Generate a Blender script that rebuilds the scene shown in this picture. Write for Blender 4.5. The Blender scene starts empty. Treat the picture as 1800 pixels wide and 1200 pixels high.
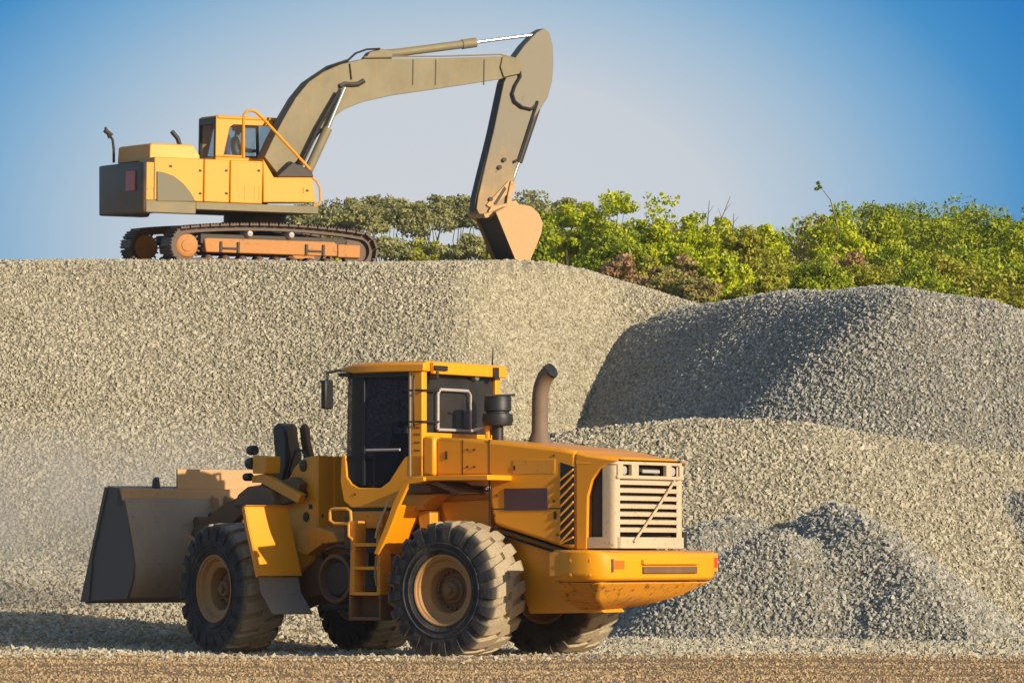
import bpy, bmesh, math, random
import numpy as np
from mathutils import Vector, Matrix

random.seed(7)
rng = np.random.default_rng(11)
C = bpy.context.scene.collection
SC = bpy.context.scene

# ------------------------------------------------------------------ camera
FPX, CX, HY, HCAM = 7250.0, 900.0, 981.0, 1.2
cam_d = bpy.data.cameras.new('camera')
cam = bpy.data.objects.new('camera', cam_d)
C.objects.link(cam)
cam.location = (0, 0, HCAM)
cam.rotation_euler = (math.radians(90), 0, 0)
cam_d.sensor_width = 36.0
cam_d.lens = 36.0 * FPX / 1800.0
cam_d.shift_y = (HY - 600.0) / 1800.0
cam_d.clip_start = 1.0
cam_d.clip_end = 3000.0
SC.camera = cam

# ------------------------------------------------------------------ light
SUN_EL, SUN_TH = math.radians(17.5), math.radians(43)
sun_dir = Vector((math.cos(SUN_TH) * math.cos(SUN_EL), -math.sin(SUN_TH) * math.cos(SUN_EL), math.sin(SUN_EL)))
sd = bpy.data.lights.new('sun', 'SUN')
sd.energy = 4.4
sd.angle = math.radians(0.5)
sd.color = (1.0, 0.87, 0.66)
sun = bpy.data.objects.new('sun', sd)
C.objects.link(sun)
sun.rotation_euler = sun_dir.to_track_quat('Z', 'Y').to_euler()
sun.location = (30, -30, 40)

SC.view_settings.view_transform = 'Standard'
SC.view_settings.look = 'None'
SC.view_settings.exposure = 0.3
SC.view_settings.gamma = 1.0
SC.view_settings.use_curve_mapping = False

w = bpy.data.worlds.new('World')
SC.world = w
w.use_nodes = True
nt = w.node_tree
nt.nodes.clear()


def N(nt, t, **kw):
    n = nt.nodes.new(t)
    for k, v in kw.items():
        setattr(n, k, v)
    return n


def L(nt, a, b):
    nt.links.new(a, b)


def math_node(nt, op, a, b=None, c=None, clamp=False):
    n = nt.nodes.new('ShaderNodeMath')
    n.operation = op
    n.use_clamp = clamp
    for i, v in enumerate((a, b, c)):
        if v is None:
            continue
        if isinstance(v, (int, float)):
            n.inputs[i].default_value = v
        else:
            nt.links.new(v, n.inputs[i])
    return n.outputs[0]


def mixc(nt, fac, a, b):
    n = nt.nodes.new('ShaderNodeMix')
    n.data_type = 'RGBA'
    for sock, v in ((n.inputs[0], fac), (n.inputs[6], a), (n.inputs[7], b)):
        if isinstance(v, (int, float)):
            sock.default_value = v
        elif isinstance(v, tuple):
            sock.default_value = (*v[:3], 1)
        else:
            nt.links.new(v, sock)
    return n.outputs[2]


def ramp(nt, fac, stops, interp='LINEAR'):
    n = nt.nodes.new('ShaderNodeValToRGB')
    cr = n.color_ramp
    cr.interpolation = interp
    while len(cr.elements) < len(stops):
        cr.elements.new(0.5)
    for e, (p, c) in zip(cr.elements, stops):
        e.position = p
        e.color = (*c, 1) if isinstance(c, tuple) else (c, c, c, 1)
    nt.links.new(fac, n.inputs[0])
    return n.outputs[0]


sky = N(nt, 'ShaderNodeTexSky', sky_type='NISHITA', sun_disc=False)
sky.sun_elevation = SUN_EL
sky.sun_rotation = math.atan2(sun_dir.x, sun_dir.y)
sky.dust_density = 1.5
sky.air_density = 1.2
tc = N(nt, 'ShaderNodeTexCoord')
sx = N(nt, 'ShaderNodeSeparateXYZ')
L(nt, tc.outputs['Generated'], sx.inputs[0])
elev = math_node(nt, 'ARCSINE', sx.outputs[2])
eldeg = math_node(nt, 'MULTIPLY', elev, 180 / math.pi)
az = math_node(nt, 'ARCTAN2', sx.outputs[0], sx.outputs[1])
azd = math_node(nt, 'MULTIPLY', az, 180 / math.pi)
# pale haze glow painted into the sky colour, fading to open blue around it
du = math_node(nt, 'DIVIDE', math_node(nt, 'SUBTRACT', eldeg, 4.3), 4.8)
da = math_node(nt, 'DIVIDE', math_node(nt, 'ADD', azd, .8), 7.6)
tt = math_node(nt, 'SQRT', math_node(nt, 'ADD', math_node(nt, 'MULTIPLY', du, du), math_node(nt, 'MULTIPLY', da, da)))
K = .82
cols = [(0, (.62, .655, .69)), (.5, (.58, .63, .69)), (.72, (.37, .52, .67)), (.88, (.20, .41, .64)), (1.07, (.045, .27, .58)), (1.25, (.008, .19, .53)), (1.6, (.03, .19, .50))]
grad = ramp(nt, math_node(nt, 'DIVIDE', tt, 2.0, clamp=True), [(p / 2.0, tuple(c * K for c in q)) for p, q in cols])
gm = N(nt, 'ShaderNodeVectorMath', operation='SCALE')
L(nt, grad, gm.inputs[0])
gm.inputs['Scale'].default_value = 10.0
far = math_node(nt, 'MULTIPLY', math_node(nt, 'DIVIDE', math_node(nt, 'SUBTRACT', tt, 1.6), 2.4, clamp=True), .6)
skymix = mixc(nt, far, gm.outputs[0], sky.outputs[0])
bg = N(nt, 'ShaderNodeBackground')
bg.inputs['Strength'].default_value = 0.1
nis = N(nt, 'ShaderNodeVectorMath', operation='SCALE')
L(nt, sky.outputs[0], nis.inputs[0])
nis.inputs['Scale'].default_value = 1.0
L(nt, nis.outputs[0], skymix.node.inputs[7])
wo = N(nt, 'ShaderNodeOutputWorld')
L(nt, skymix, bg.inputs['Color'])
L(nt, bg.outputs[0], wo.inputs['Surface'])


# ------------------------------------------------------------------ materials
def new_mat(name):
    m = bpy.data.materials.new(name)
    m.use_nodes = True
    t = m.node_tree
    t.nodes.clear()
    out = t.nodes.new('ShaderNodeOutputMaterial')
    b = t.nodes.new('ShaderNodeBsdfPrincipled')
    t.links.new(b.outputs[0], out.inputs[0])
    return m, t, b, out


def noise_tex(t, scale, detail=3, rough=.6, vec=None):
    n = t.nodes.new('ShaderNodeTexNoise')
    n.inputs['Scale'].default_value = scale
    n.inputs['Detail'].default_value = detail
    n.inputs['Roughness'].default_value = rough
    if vec is None:
        g = t.nodes.new('ShaderNodeTexCoord')
        vec = g.outputs['Object']
    t.links.new(vec, n.inputs['Vector'])
    return n.outputs[0]


def dirty(name, base, dust=(.36, .27, .16), amount=.5, rough=.5, metallic=0., up=.6, rust=None, rust_amt=.5, scale=2.2, low=None, bump=.15):
    """paint or metal with dust in patches, more of it on faces that look up"""
    m, t, b, _ = new_mat(name)
    geo = t.nodes.new('ShaderNodeNewGeometry')
    pos = geo.outputs['Position']
    n1 = noise_tex(t, scale, 6, .65, pos)
    n2 = noise_tex(t, scale * 7, 4, .6, pos)
    mp = t.nodes.new('ShaderNodeMapping')
    mp.inputs['Scale'].default_value = (5, 5, .7)
    t.links.new(pos, mp.inputs[0])
    n3 = noise_tex(t, 3.0, 4, .6, mp.outputs[0])
    d = math_node(t, 'ADD', math_node(t, 'MULTIPLY', n1, .6), math_node(t, 'MULTIPLY', n2, .2))
    d = math_node(t, 'ADD', d, math_node(t, 'MULTIPLY', n3, .25))
    s = t.nodes.new('ShaderNodeSeparateXYZ')
    t.links.new(geo.outputs['Normal'], s.inputs[0])
    upf = math_node(t, 'MULTIPLY', math_node(t, 'MAXIMUM', s.outputs[2], 0.0), up)
    d = math_node(t, 'ADD', math_node(t, 'MULTIPLY', math_node(t, 'SUBTRACT', d, .5), 2.4), upf)
    d = math_node(t, 'ADD', d, amount - .5)
    if low is not None:
        s2 = t.nodes.new('ShaderNodeSeparateXYZ')
        t.links.new(pos, s2.inputs[0])
        lo = math_node(t, 'MULTIPLY', math_node(t, 'SUBTRACT', low[1], s2.outputs[2]), 1.0 / (low[1] - low[0]), clamp=True)
        d = math_node(t, 'ADD', d, math_node(t, 'MULTIPLY', lo, low[2]))
    d = math_node(t, 'MULTIPLY', d, 1.0, clamp=True)
    n4 = noise_tex(t, .9, 2, .5, pos)
    basev = mixc(t, math_node(t, 'MULTIPLY', n4, .35), base, tuple(c * .72 for c in base))
    col = mixc(t, math_node(t, 'MULTIPLY', d, .85), basev, dust)
    if rust:
        r = noise_tex(t, scale * 4.1, 8, .75, pos)
        rf = math_node(t, 'MULTIPLY', math_node(t, 'SUBTRACT', r, .66 - .16 * rust_amt), 9.0, clamp=True)
        col = mixc(t, rf, col, rust)
    t.links.new(col, b.inputs['Base Color'])
    rr = math_node(t, 'ADD', math_node(t, 'MULTIPLY', d, .35), rough, clamp=True)
    t.links.new(rr, b.inputs['Roughness'])
    b.inputs['Metallic'].default_value = metallic
    if bump:
        bn = t.nodes.new('ShaderNodeBump')
        bn.inputs['Strength'].default_value = bump
        bn.inputs['Distance'].default_value = .02
        t.links.new(n2, bn.inputs['Height'])
        t.links.new(bn.outputs[0], b.inputs['Normal'])
    return m


RUST = (.10, .045, .02)
M = {}
M['yellow'] = dirty('loader_orange_paint', (.88, .34, .003), dust=(.58, .35, .12), amount=.10, up=.25, rough=.42, rust=RUST, rust_amt=.15, low=(.3, 1.6, .45), bump=.06)
M['yellow_dusty'] = dirty('worn_orange_paint', (.76, .31, .02), dust=(.52, .34, .15), amount=.35, up=.3, rough=.5, rust=RUST, rust_amt=.5, bump=.1)
M['exc_yellow'] = dirty('excavator_yellow_paint', (.77, .31, .002), dust=(.50, .30, .10), amount=.06, up=.2, rough=.45, rust=RUST, rust_amt=.05, bump=.05)
M['boom'] = dirty('dusty_boom_paint', (.24, .195, .105), dust=(.17, .155, .125), amount=.55, scale=1.1, up=.1, rough=.6, rust=(.30, .18, .05), rust_amt=.6, bump=.06)
M['stick'] = dirty('stick_paint', (.21, .18, .125), dust=(.50, .315, .14), amount=-.05, up=.1, rough=.6, rust=RUST, rust_amt=.25, scale=1.6, low=(8.7, 10.4, 1.15), bump=.06)
M['stick_low'] = dirty('worn_tan_steel', (.52, .31, .13), dust=(.46, .32, .17), amount=.5, up=.2, rough=.6, rust=RUST, rust_amt=.35)
M['bucket_tan'] = dirty('bucket_tan_steel', (.54, .31, .13), dust=(.50, .35, .19), amount=.5, up=.2, rough=.6, rust=(.16, .08, .04), rust_amt=.3)
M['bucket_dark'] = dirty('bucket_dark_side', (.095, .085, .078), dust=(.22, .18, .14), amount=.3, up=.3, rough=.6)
M['cream'] = dirty('grille_cream', (.56, .43, .28), dust=(.42, .32, .20), amount=.45, up=.2, rough=.6, rust=(.25, .16, .09), rust_amt=.5, scale=3.5)
M['black'] = dirty('black_parts', (.018, .018, .02), dust=(.10, .08, .06), amount=.2, up=.35, rough=.5)
M['dark'] = dirty('dark_greasy_steel', (.04, .03, .025), dust=(.17, .12, .08), amount=.3, up=.4, rough=.6)
M['brown'] = dirty('brown_dirty_frame', (.16, .085, .035), dust=(.25, .17, .10), amount=.5, up=.4, rough=.7)
M['grey_flap'] = dirty('grey_rubber_flap', (.24, .20, .155), dust=(.36, .29, .21), amount=.5, up=.3, rough=.8)
M['hubm'] = dirty('recess_shaded_hub', (.20, .10, .04), dust=(.30, .20, .12), amount=.4, up=.3, rough=.6)  # darker than the rim: shade of the wheel recess put into the colour
M['rim'] = dirty('dusty_orange_rim', (.42, .22, .07), dust=(.40, .28, .16), amount=.5, up=.3, rough=.65, rust=RUST, rust_amt=.4, scale=5)
M['exhaust'] = dirty('rusty_exhaust', (.17, .12, .08), dust=(.28, .21, .15), amount=.4, up=.3, rough=.7, rust=(.12, .06, .03), rust_amt=.6, scale=6)
M['track'] = dirty('track_steel', (.10, .058, .04), dust=(.22, .14, .09), amount=.3, up=.6, rough=.55, rust=(.12, .05, .025), rust_amt=.5)
M['track_orange'] = dirty('track_frame_orange', (.50, .20, .04), dust=(.38, .25, .12), amount=.5, up=.35, rough=.6, rust=RUST, rust_amt=.5)
M['counter'] = dirty('counterweight_grey', (.045, .052, .055), dust=(.30, .15, .06), amount=.12, up=.3, rough=.5, low=(7.95, 8.95, .85))
M['olive'] = dirty('olive_grey_decal', (.17, .15, .09), dust=(.28, .22, .12), amount=.4, rough=.6)
M['red'] = dirty('red_reflector', (.42, .02, .03), amount=.1, rough=.4)
M['lamp_orange'] = dirty('orange_lamp', (.75, .16, .01), amount=.15, rough=.3)
M['lamp_red'] = dirty('red_lamp', (.7, .07, .01), amount=.15, rough=.3)
M['plate'] = dirty('faded_side_plate', (.10, .045, .05), dust=(.22, .12, .07), amount=.25, rough=.5)
M['steel'] = dirty('bright_steel', (.7, .7, .7), dust=(.5, .45, .38), amount=.1, rough=.25, metallic=.8, bump=0)
M['silver'] = dirty('pale_grey_metal', (.42, .38, .36), dust=(.4, .33, .25), amount=.3, rough=.5)
M['interior'] = dirty('cab_interior', (.035, .035, .042), dust=(.08, .07, .06), amount=.2, rough=.8)
M['seat'] = dirty('seat_cloth', (.10, .14, .34), dust=(.07, .07, .07), amount=.2, rough=.9)
M['skin'] = dirty('skin', (.24, .12, .07), amount=.0, rough=.6, bump=0)
M['hair'] = dirty('black_hair', (.01, .008, .007), amount=.0, rough=.7, bump=0)
M['shirt_blue'] = dirty('blue_shirt', (.05, .10, .38), dust=(.06, .08, .16), amount=.2, rough=.9)
M['shirt_pale'] = dirty('pale_blue_shirt', (.30, .38, .48), dust=(.40, .38, .36), amount=.2, rough=.9)
M['trousers'] = dirty('dark_trousers', (.03, .03, .04), amount=.1, rough=.9)
M['cap'] = dirty('cream_cap', (.72, .60, .42), amount=.1, rough=.8, bump=0)
M['bark'] = dirty('bark', (.10, .075, .05), dust=(.2, .17, .12), amount=.5, rough=.9, scale=5)


def glass(name, tint, alpha_mix, film=.16):
    m, t, b, out = new_mat(name)
    b.inputs['Base Color'].default_value = (.01, .01, .012, 1)
    b.inputs['Roughness'].default_value = .08
    tr = t.nodes.new('ShaderNodeBsdfTransparent')
    tr.inputs[0].default_value = (*tint, 1)
    mx = t.nodes.new('ShaderNodeMixShader')
    mx.inputs[0].default_value = alpha_mix
    t.links.new(tr.outputs[0], mx.inputs[1])
    t.links.new(b.outputs[0], mx.inputs[2])
    # dust film
    d = t.nodes.new('ShaderNodeBsdfDiffuse')
    d.inputs[0].default_value = (.30, .27, .23, 1)
    mx2 = t.nodes.new('ShaderNodeMixShader')
    geo = t.nodes.new('ShaderNodeNewGeometry')
    nz = noise_tex(t, 2.5, 5, .6, geo.outputs['Position'])
    L(t, math_node(t, 'MULTIPLY', nz, film), mx2.inputs[0])
    t.links.new(mx.outputs[0], mx2.inputs[1])
    t.links.new(d.outputs[0], mx2.inputs[2])
    t.links.new(mx2.outputs[0], out.inputs[0])
    return m


M['glass'] = glass('tinted_glass', (.50, .58, .85), .25, .03)
M['glass_grey'] = glass('dusty_tinted_glass', (.5, .5, .55), .45, .14)
M['glass_clear'] = glass('pale_cab_glass', (.85, .93, .97), .12, .12)


def rubber():
    m, t, b, _ = new_mat('tyre_rubber')
    tcn = t.nodes.new('ShaderNodeTexCoord')
    s = t.nodes.new('ShaderNodeSeparateXYZ')
    t.links.new(tcn.outputs['Object'], s.inputs[0])
    r = math_node(t, 'SQRT', math_node(t, 'ADD', math_node(t, 'MULTIPLY', s.outputs[0], s.outputs[0]), math_node(t, 'MULTIPLY', s.outputs[2], s.outputs[2])))
    ay = math_node(t, 'ABSOLUTE', s.outputs[1])
    tread = math_node(t, 'MULTIPLY', math_node(t, 'SUBTRACT', .325, ay), 14.0, clamp=True)
    tread = math_node(t, 'MULTIPLY', tread, math_node(t, 'MULTIPLY', math_node(t, 'SUBTRACT', r, .69), 10.0, clamp=True))
    n1 = noise_tex(t, 3.5, 6, .65)
    n2 = noise_tex(t, 22, 4, .6)
    dd = math_node(t, 'MULTIPLY', tread, math_node(t, 'ADD', math_node(t, 'MULTIPLY', n2, .7), .52), clamp=True)
    side = math_node(t, 'MULTIPLY', math_node(t, 'SUBTRACT', n1, .42), 2.6, clamp=True)
    sidec = mixc(t, side, (.022, .022, .027), (.095, .08, .066))
    col = mixc(t, dd, sidec, (.44, .35, .225))
    t.links.new(col, b.inputs['Base Color'])
    b.inputs['Roughness'].default_value = .85
    bn = t.nodes.new('ShaderNodeBump')
    bn.inputs['Strength'].default_value = .4
    bn.inputs['Distance'].default_value = .02
    t.links.new(n2, bn.inputs['Height'])
    t.links.new(bn.outputs[0], b.inputs['Normal'])
    return m


M['under'] = dirty('muddy_orange_paint', (.78, .31, .01), dust=(.36, .21, .08), amount=.5, rough=.7, rust=RUST, rust_amt=.8)
M['bucket_shaded'] = dirty('bucket_shaded_steel', (.34, .24, .15), dust=(.44, .34, .22), amount=.5, up=.2, rough=.55, rust=RUST, rust_amt=.4)  # browner copy of the tan steel, shade on the lower back painted in
M['rubber'] = rubber()


def stone_mat(name, cols, rough=.9):
    m, t, b, _ = new_mat(name)
    oi = t.nodes.new('ShaderNodeObjectInfo')
    geo = t.nodes.new('ShaderNodeNewGeometry')
    r = ramp(t, oi.outputs['Random'], [(i / max(1, len(cols) - 1), c) for i, c in enumerate(cols)])
    n = noise_tex(t, .35, 3, .6, geo.outputs['Position'])
    k = math_node(t, 'MULTIPLY', math_node(t, 'SUBTRACT', n, .45), 1.6, clamp=True)
    col = mixc(t, math_node(t, 'MULTIPLY', k, .5), r, tuple(c * .8 for c in cols[0]))
    t.links.new(col, b.inputs['Base Color'])
    b.inputs['Roughness'].default_value = rough
    return m


M['stone'] = stone_mat('gravel_stone', [(.28, .245, .17), (.41, .36, .255), (.46, .41, .295), (.36, .32, .235), (.54, .485, .36), (.31, .28, .21)])
M['stone_grey_shaded'] = stone_mat('shaded_grey_gravel_stone', [(.20, .19, .165), (.34, .32, .265), (.40, .375, .31), (.28, .27, .235), (.49, .455, .37), (.24, .235, .215)])  # greyer mix, darkened further to put shade patches into the stone colour
M['stone_brown'] = stone_mat('brown_gravel_stone', [(.28, .18, .09), (.42, .28, .14), (.36, .24, .12), (.52, .38, .21), (.30, .21, .12)])


def ground_mat(name, a, b_, c, scale):
    m, t, b, _ = new_mat(name)
    geo = t.nodes.new('ShaderNodeNewGeometry')
    p = geo.outputs['Position']
    v = t.nodes.new('ShaderNodeTexVoronoi')
    v.inputs['Scale'].default_value = scale
    t.links.new(p, v.inputs['Vector'])
    sc_ = t.nodes.new('ShaderNodeSeparateColor')
    t.links.new(v.outputs['Color'], sc_.inputs[0])
    col = ramp(t, sc_.outputs[0], [(0, a), (.5, b_), (1, c)])
    n = noise_tex(t, .5, 4, .6, p)
    col = mixc(t, math_node(t, 'MULTIPLY', n, .5), col, tuple(x * .75 for x in b_))
    t.links.new(col, b.inputs['Base Color'])
    b.inputs['Roughness'].default_value = .95
    bn = t.nodes.new('ShaderNodeBump')
    bn.inputs['Strength'].default_value = 1.0
    bn.inputs['Distance'].default_value = .04
    t.links.new(math_node(t, 'SUBTRACT', 1.0, v.outputs['Distance']), bn.inputs['Height'])
    t.links.new(bn.outputs[0], b.inputs['Normal'])
    return m


M['bed'] = ground_mat('gap_shaded_gravel_bed', (.20, .165, .10), (.29, .245, .155), (.36, .31, .20), 16)  # darker than the stones above: shade of the gaps put into the colour
M['bed_grey'] = ground_mat('gap_shaded_grey_gravel_bed', (.16, .14, .095), (.25, .22, .155), (.32, .28, .20), 16)  # greyer bed, with the same gap shade in its colour
M['soil'] = ground_mat('brown_soil', (.26, .155, .06), (.34, .21, .09), (.42, .28, .14), 30)
M['hill'] = ground_mat('grassy_slope', (.07, .08, .025), (.11, .11, .03), (.16, .13, .05), 3)


def leaf_mat(name, cols, trans=.27):
    m, t, b, out = new_mat(name)
    at = t.nodes.new('ShaderNodeAttribute')
    at.attribute_name = 'tint'
    col = ramp(t, at.outputs['Fac'], [(i / (len(cols) - 1), c) for i, c in enumerate(cols)])
    t.links.new(col, b.inputs['Base Color'])
    b.inputs['Roughness'].default_value = .55
    tr = t.nodes.new('ShaderNodeBsdfTranslucent')
    t.links.new(col, tr.inputs[0])
    mx = t.nodes.new('ShaderNodeMixShader')
    mx.inputs[0].default_value = trans
    t.links.new(b.outputs[0], mx.inputs[1])
    t.links.new(tr.outputs[0], mx.inputs[2])
    t.links.new(mx.outputs[0], out.inputs[0])
    return m


M['leaf_lime'] = leaf_mat('lime_leaves', [(.18, .25, .004), (.48, .53, .006), (.68, .66, .02)])
M['leaf_green'] = leaf_mat('mid_green_leaves', [(.11, .17, .006), (.30, .36, .008), (.54, .55, .02)])
M['leaf_haze'] = leaf_mat('haze_paled_leaves', [(.18, .18, .06), (.32, .31, .10), (.46, .42, .17)])  # leaf colours lightened, distance haze painted into the foliage
M['leaf_olive'] = leaf_mat('olive_leaves', [(.21, .20, .012), (.36, .35, .02), (.48, .45, .04)])
M['leaf_red'] = leaf_mat('reddish_leaves', [(.34, .15, .09), (.50, .30, .16), (.34, .36, .05)])
M['leaf_brown'] = leaf_mat('brownish_leaves', [(.26, .19, .08), (.40, .33, .10), (.34, .38, .04)])


# ------------------------------------------------------------------ helpers
WM = {}


class Frame:
    def __init__(s, O, ex, ey, ez):
        s.O, s.ex, s.ey, s.ez = Vector(O), Vector(ex), Vector(ey), Vector(ez)
        m = Matrix.Identity(4)
        for i, v in enumerate((s.ex, s.ey, s.ez, s.O)):
            for r in range(3):
                m[r][i] = v[r]
        s.mat = m

    def _solve(s, px, py, base, u, v):
        # measured position on a known plane of the machine
        k, q = (px - CX) / FPX, (HY - py) / FPX
        a1, b1 = u.x - k * u.y, v.x - k * v.y
        c1 = k * base.y - base.x
        a2, b2 = u.z - q * u.y, v.z - q * v.y
        c2 = HCAM + q * base.y - base.z
        D = a1 * b2 - a2 * b1
        return ((c1 * b2 - c2 * b1) / D, (a1 * c2 - a2 * c1) / D)

    def xz(s, px, py, w):
        return s._solve(px, py, s.O + s.ey * w, s.ex, s.ez)

    def wz(s, px, py, x):
        return s._solve(px, py, s.O + s.ex * x, s.ey, s.ez)

    def poly(s, pts, w):
        return [s.xz(a, b, w) for a, b in pts]

    def p3(s, px, py, w):
        x, z = s.xz(px, py, w)
        return (x, w, z)


def rnd_frame(d):
    d = Vector(d).normalized()
    a = Vector((0, 0, 1)) if abs(d.z) < .9 else Vector((1, 0, 0))
    u = d.cross(a).normalized()
    return u, d.cross(u).normalized()


class MB:
    def __init__(s, frame=None):
        s.v, s.f, s.sm = [], [], []
        s.frame = frame

    def add(s, vs, fs, smooth=False):
        b = len(s.v)
        s.v += [tuple(q) for q in vs]
        for fc in fs:
            s.f.append([b + i for i in fc])
            s.sm.append(smooth)
        return s

    def box(s, x0, x1, y0, y1, z0, z1):
        vs = [(x, y, z) for x in (x0, x1) for y in (y0, y1) for z in (z0, z1)]
        return s.add(vs, [(0, 1, 3, 2), (4, 6, 7, 5), (0, 4, 5, 1), (2, 3, 7, 6), (0, 2, 6, 4), (1, 5, 7, 3)])

    def prism(s, pts, y0, y1, smooth=False):
        """outline in x,z pushed along y"""
        n = len(pts)
        vs = [(x, y0, z) for x, z in pts] + [(x, y1, z) for x, z in pts]
        s.add(vs, [tuple(range(n)), tuple(range(2 * n - 1, n - 1, -1))])
        b = len(s.v) - 2 * n
        for i in range(n):
            j = (i + 1) % n
            s.f.append([b + i, b + j, b + n + j, b + n + i])
            s.sm.append(smooth)
        return s

    def hull_sections(s, secs, smooth=False):
        """loft through equal-length rings of points"""
        n = len(secs[0])
        vs = [q for sec in secs for q in sec]
        fs = [tuple(range(n)), tuple(range(len(vs) - 1, len(vs) - n - 1, -1))]
        s.add(vs, fs)
        b = len(s.v) - len(vs)
        for k in range(len(secs) - 1):
            for i in range(n):
                j = (i + 1) % n
                s.f.append([b + k * n + i, b + k * n + j, b + (k + 1) * n + j, b + (k + 1) * n + i])
                s.sm.append(smooth)
        return s

    def plate(s, path, t, y0, y1, smooth=False):
        """sheet that follows a path in x,z, thickness t, from y0 to y1"""
        nrm = []
        for i in range(len(path)):
            a, b = path[max(0, i - 1)], path[min(len(path) - 1, i + 1)]
            dx, dz = b[0] - a[0], b[1] - a[1]
            l = math.hypot(dx, dz) or 1
            nrm.append((-dz / l * t, dx / l * t))
        out = list(path) + [(p[0] + q[0], p[1] + q[1]) for p, q in zip(path, nrm)][::-1]
        n = len(path)
        vs = [(x, y0, z) for x, z in out] + [(x, y1, z) for x, z in out]
        fs = []
        m = len(out)
        for i in range(m):
            j = (i + 1) % m
            fs.append((i, j, m + j, m + i))
        for i in range(n - 1):
            a, b, c, d = i, i + 1, m - 2 - i, m - 1 - i
            fs.append((a, b, c, d))
            fs.append((m + d, m + c, m + b, m + a))
        return s.add(vs, fs, smooth)

    def tube(s, path, r, seg=10, smooth=True, caps=True):
        path = [Vector(p) for p in path]
        if not isinstance(r, (list, tuple)):
            r = [r] * len(path)
        rings = []
        u = None
        for i, p in enumerate(path):
            d = (path[min(len(path) - 1, i + 1)] - path[max(0, i - 1)]).normalized()
            if u is None:
                u, v = rnd_frame(d)
            else:
                u = (u - d * u.dot(d)).normalized()
                v = d.cross(u)
            rings.append([p + (u * math.cos(a) + v * math.sin(a)) * r[i] for a in [2 * math.pi * k / seg for k in range(seg)]])
        vs = [q for g in rings for q in g]
        fs = []
        for k in range(len(rings) - 1):
            for i in range(seg):
                j = (i + 1) % seg
                fs.append((k * seg + i, k * seg + j, (k + 1) * seg + j, (k + 1) * seg + i))
        s.add(vs, fs, smooth)
        if caps:
            s.add(rings[0], [tuple(range(seg))])
            s.add(rings[-1], [tuple(range(seg))])
        return s

    def lathe(s, prof, c=(0, 0, 0), axis='y', seg=32, smooth=True, a0=0, a1=2 * math.pi):
        full = abs(a1 - a0 - 2 * math.pi) < 1e-6
        n = seg if full else seg + 1
        vs = []
        for a_, r in prof:
            for k in range(n):
                an = a0 + (a1 - a0) * k / seg
                cx, cz = r * math.cos(an), r * math.sin(an)
                if axis == 'y':
                    vs.append((c[0] + cx, c[1] + a_, c[2] + cz))
                elif axis == 'z':
                    vs.append((c[0] + cx, c[1] + cz, c[2] + a_))
                else:
                    vs.append((c[0] + a_, c[1] + cx, c[2] + cz))
        fs = []
        for k in range(len(prof) - 1):
            for i in range(seg):
                j = (i + 1) % n
                fs.append((k * n + i, k * n + j, (k + 1) * n + j, (k + 1) * n + i))
        return s.add(vs, fs, smooth)

    def mesh(s, name):
        me = bpy.data.meshes.new(name)
        me.from_pydata(s.v, [], s.f)
        bm = bmesh.new()
        bm.from_mesh(me)
        for fc, q in zip(bm.faces, s.sm):
            fc.smooth = q
        bmesh.ops.recalc_face_normals(bm, faces=bm.faces)
        bm.to_mesh(me)
        bm.free()
        me.set_sharp_from_angle(angle=math.radians(38))
        return me

    def build(s, name, mat, parent=None, bevel=.008, label=None):
        fr = s.frame.mat if s.frame else Matrix.Identity(4)
        pm = WM[parent.name] if parent else Matrix.Identity(4)
        loc = pm.inverted() @ fr
        pts = [loc @ Vector(q) for q in s.v]
        lo = Vector([min(p[i] for p in pts) for i in range(3)])
        hi = Vector([max(p[i] for p in pts) for i in range(3)])
        ctr = (lo + hi) / 2
        if not parent:
            ctr.z = lo.z
        s.v = [tuple(p - ctr) for p in pts]
        me = s.mesh(name)
        me.materials.append(mat)
        o = bpy.data.objects.new(name, me)
        C.objects.link(o)
        o.location = ctr
        o.parent = parent
        WM[o.name] = pm @ Matrix.Translation(ctr)
        if bevel:
            b = o.modifiers.new('bevel', 'BEVEL')
            b.width = bevel
            b.segments = 2
            b.limit_method = 'ANGLE'
            b.angle_limit = math.radians(38)
        if label:
            o['label'] = label
        return o


def empty(name, mat, parent=None):
    o = bpy.data.objects.new(name, None)
    C.objects.link(o)
    o.empty_display_size = .3
    pm = WM[parent.name] if parent else Matrix.Identity(4)
    o.parent = parent
    o.matrix_local = pm.inverted() @ mat
    WM[o.name] = mat.copy()
    return o


def tag(o, label=None, cat=None, group=None, kind=None):
    for k, v in (('label', label), ('category', cat), ('group', group), ('kind', kind)):
        if v:
            o[k] = v
    return o


# ------------------------------------------------------------------ terrain
def smooth01(t):
    t = np.clip(t, 0, 1)
    return t * t * (3 - 2 * t)


_w = [(rng.uniform(.35, 1.4), rng.uniform(0, 6.28), rng.uniform(0, 6.28)) for _ in range(14)]


def lumps(X, Y, amp):
    z = np.zeros_like(X)
    for k, a, b in _w:
        z += np.sin(k * (X * math.cos(a) + Y * math.sin(a)) * 1.3 + b) / k ** .7
    return z * amp / 6


def ridge(X, Y, pts, slope, r=.7):
    best = np.full_like(X, -50.)
    for (x0, y0, z0), (x1, y1, z1) in zip(pts[:-1], pts[1:]):
        dx, dy = x1 - x0, y1 - y0
        t = np.clip(((X - x0) * dx + (Y - y0) * dy) / (dx * dx + dy * dy), 0, 1)
        d = np.hypot(X - (x0 + t * dx), Y - (y0 + t * dy))
        best = np.maximum(best, z0 + t * (z1 - z0) - slope * (np.sqrt(d * d + r * r) - r))
    return best


def smax(a, b, k=.25):
    h = np.clip(.5 + .5 * (a - b) / k, 0, 1)
    return b + (a - b) * h + k * h * (1 - h)


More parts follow.
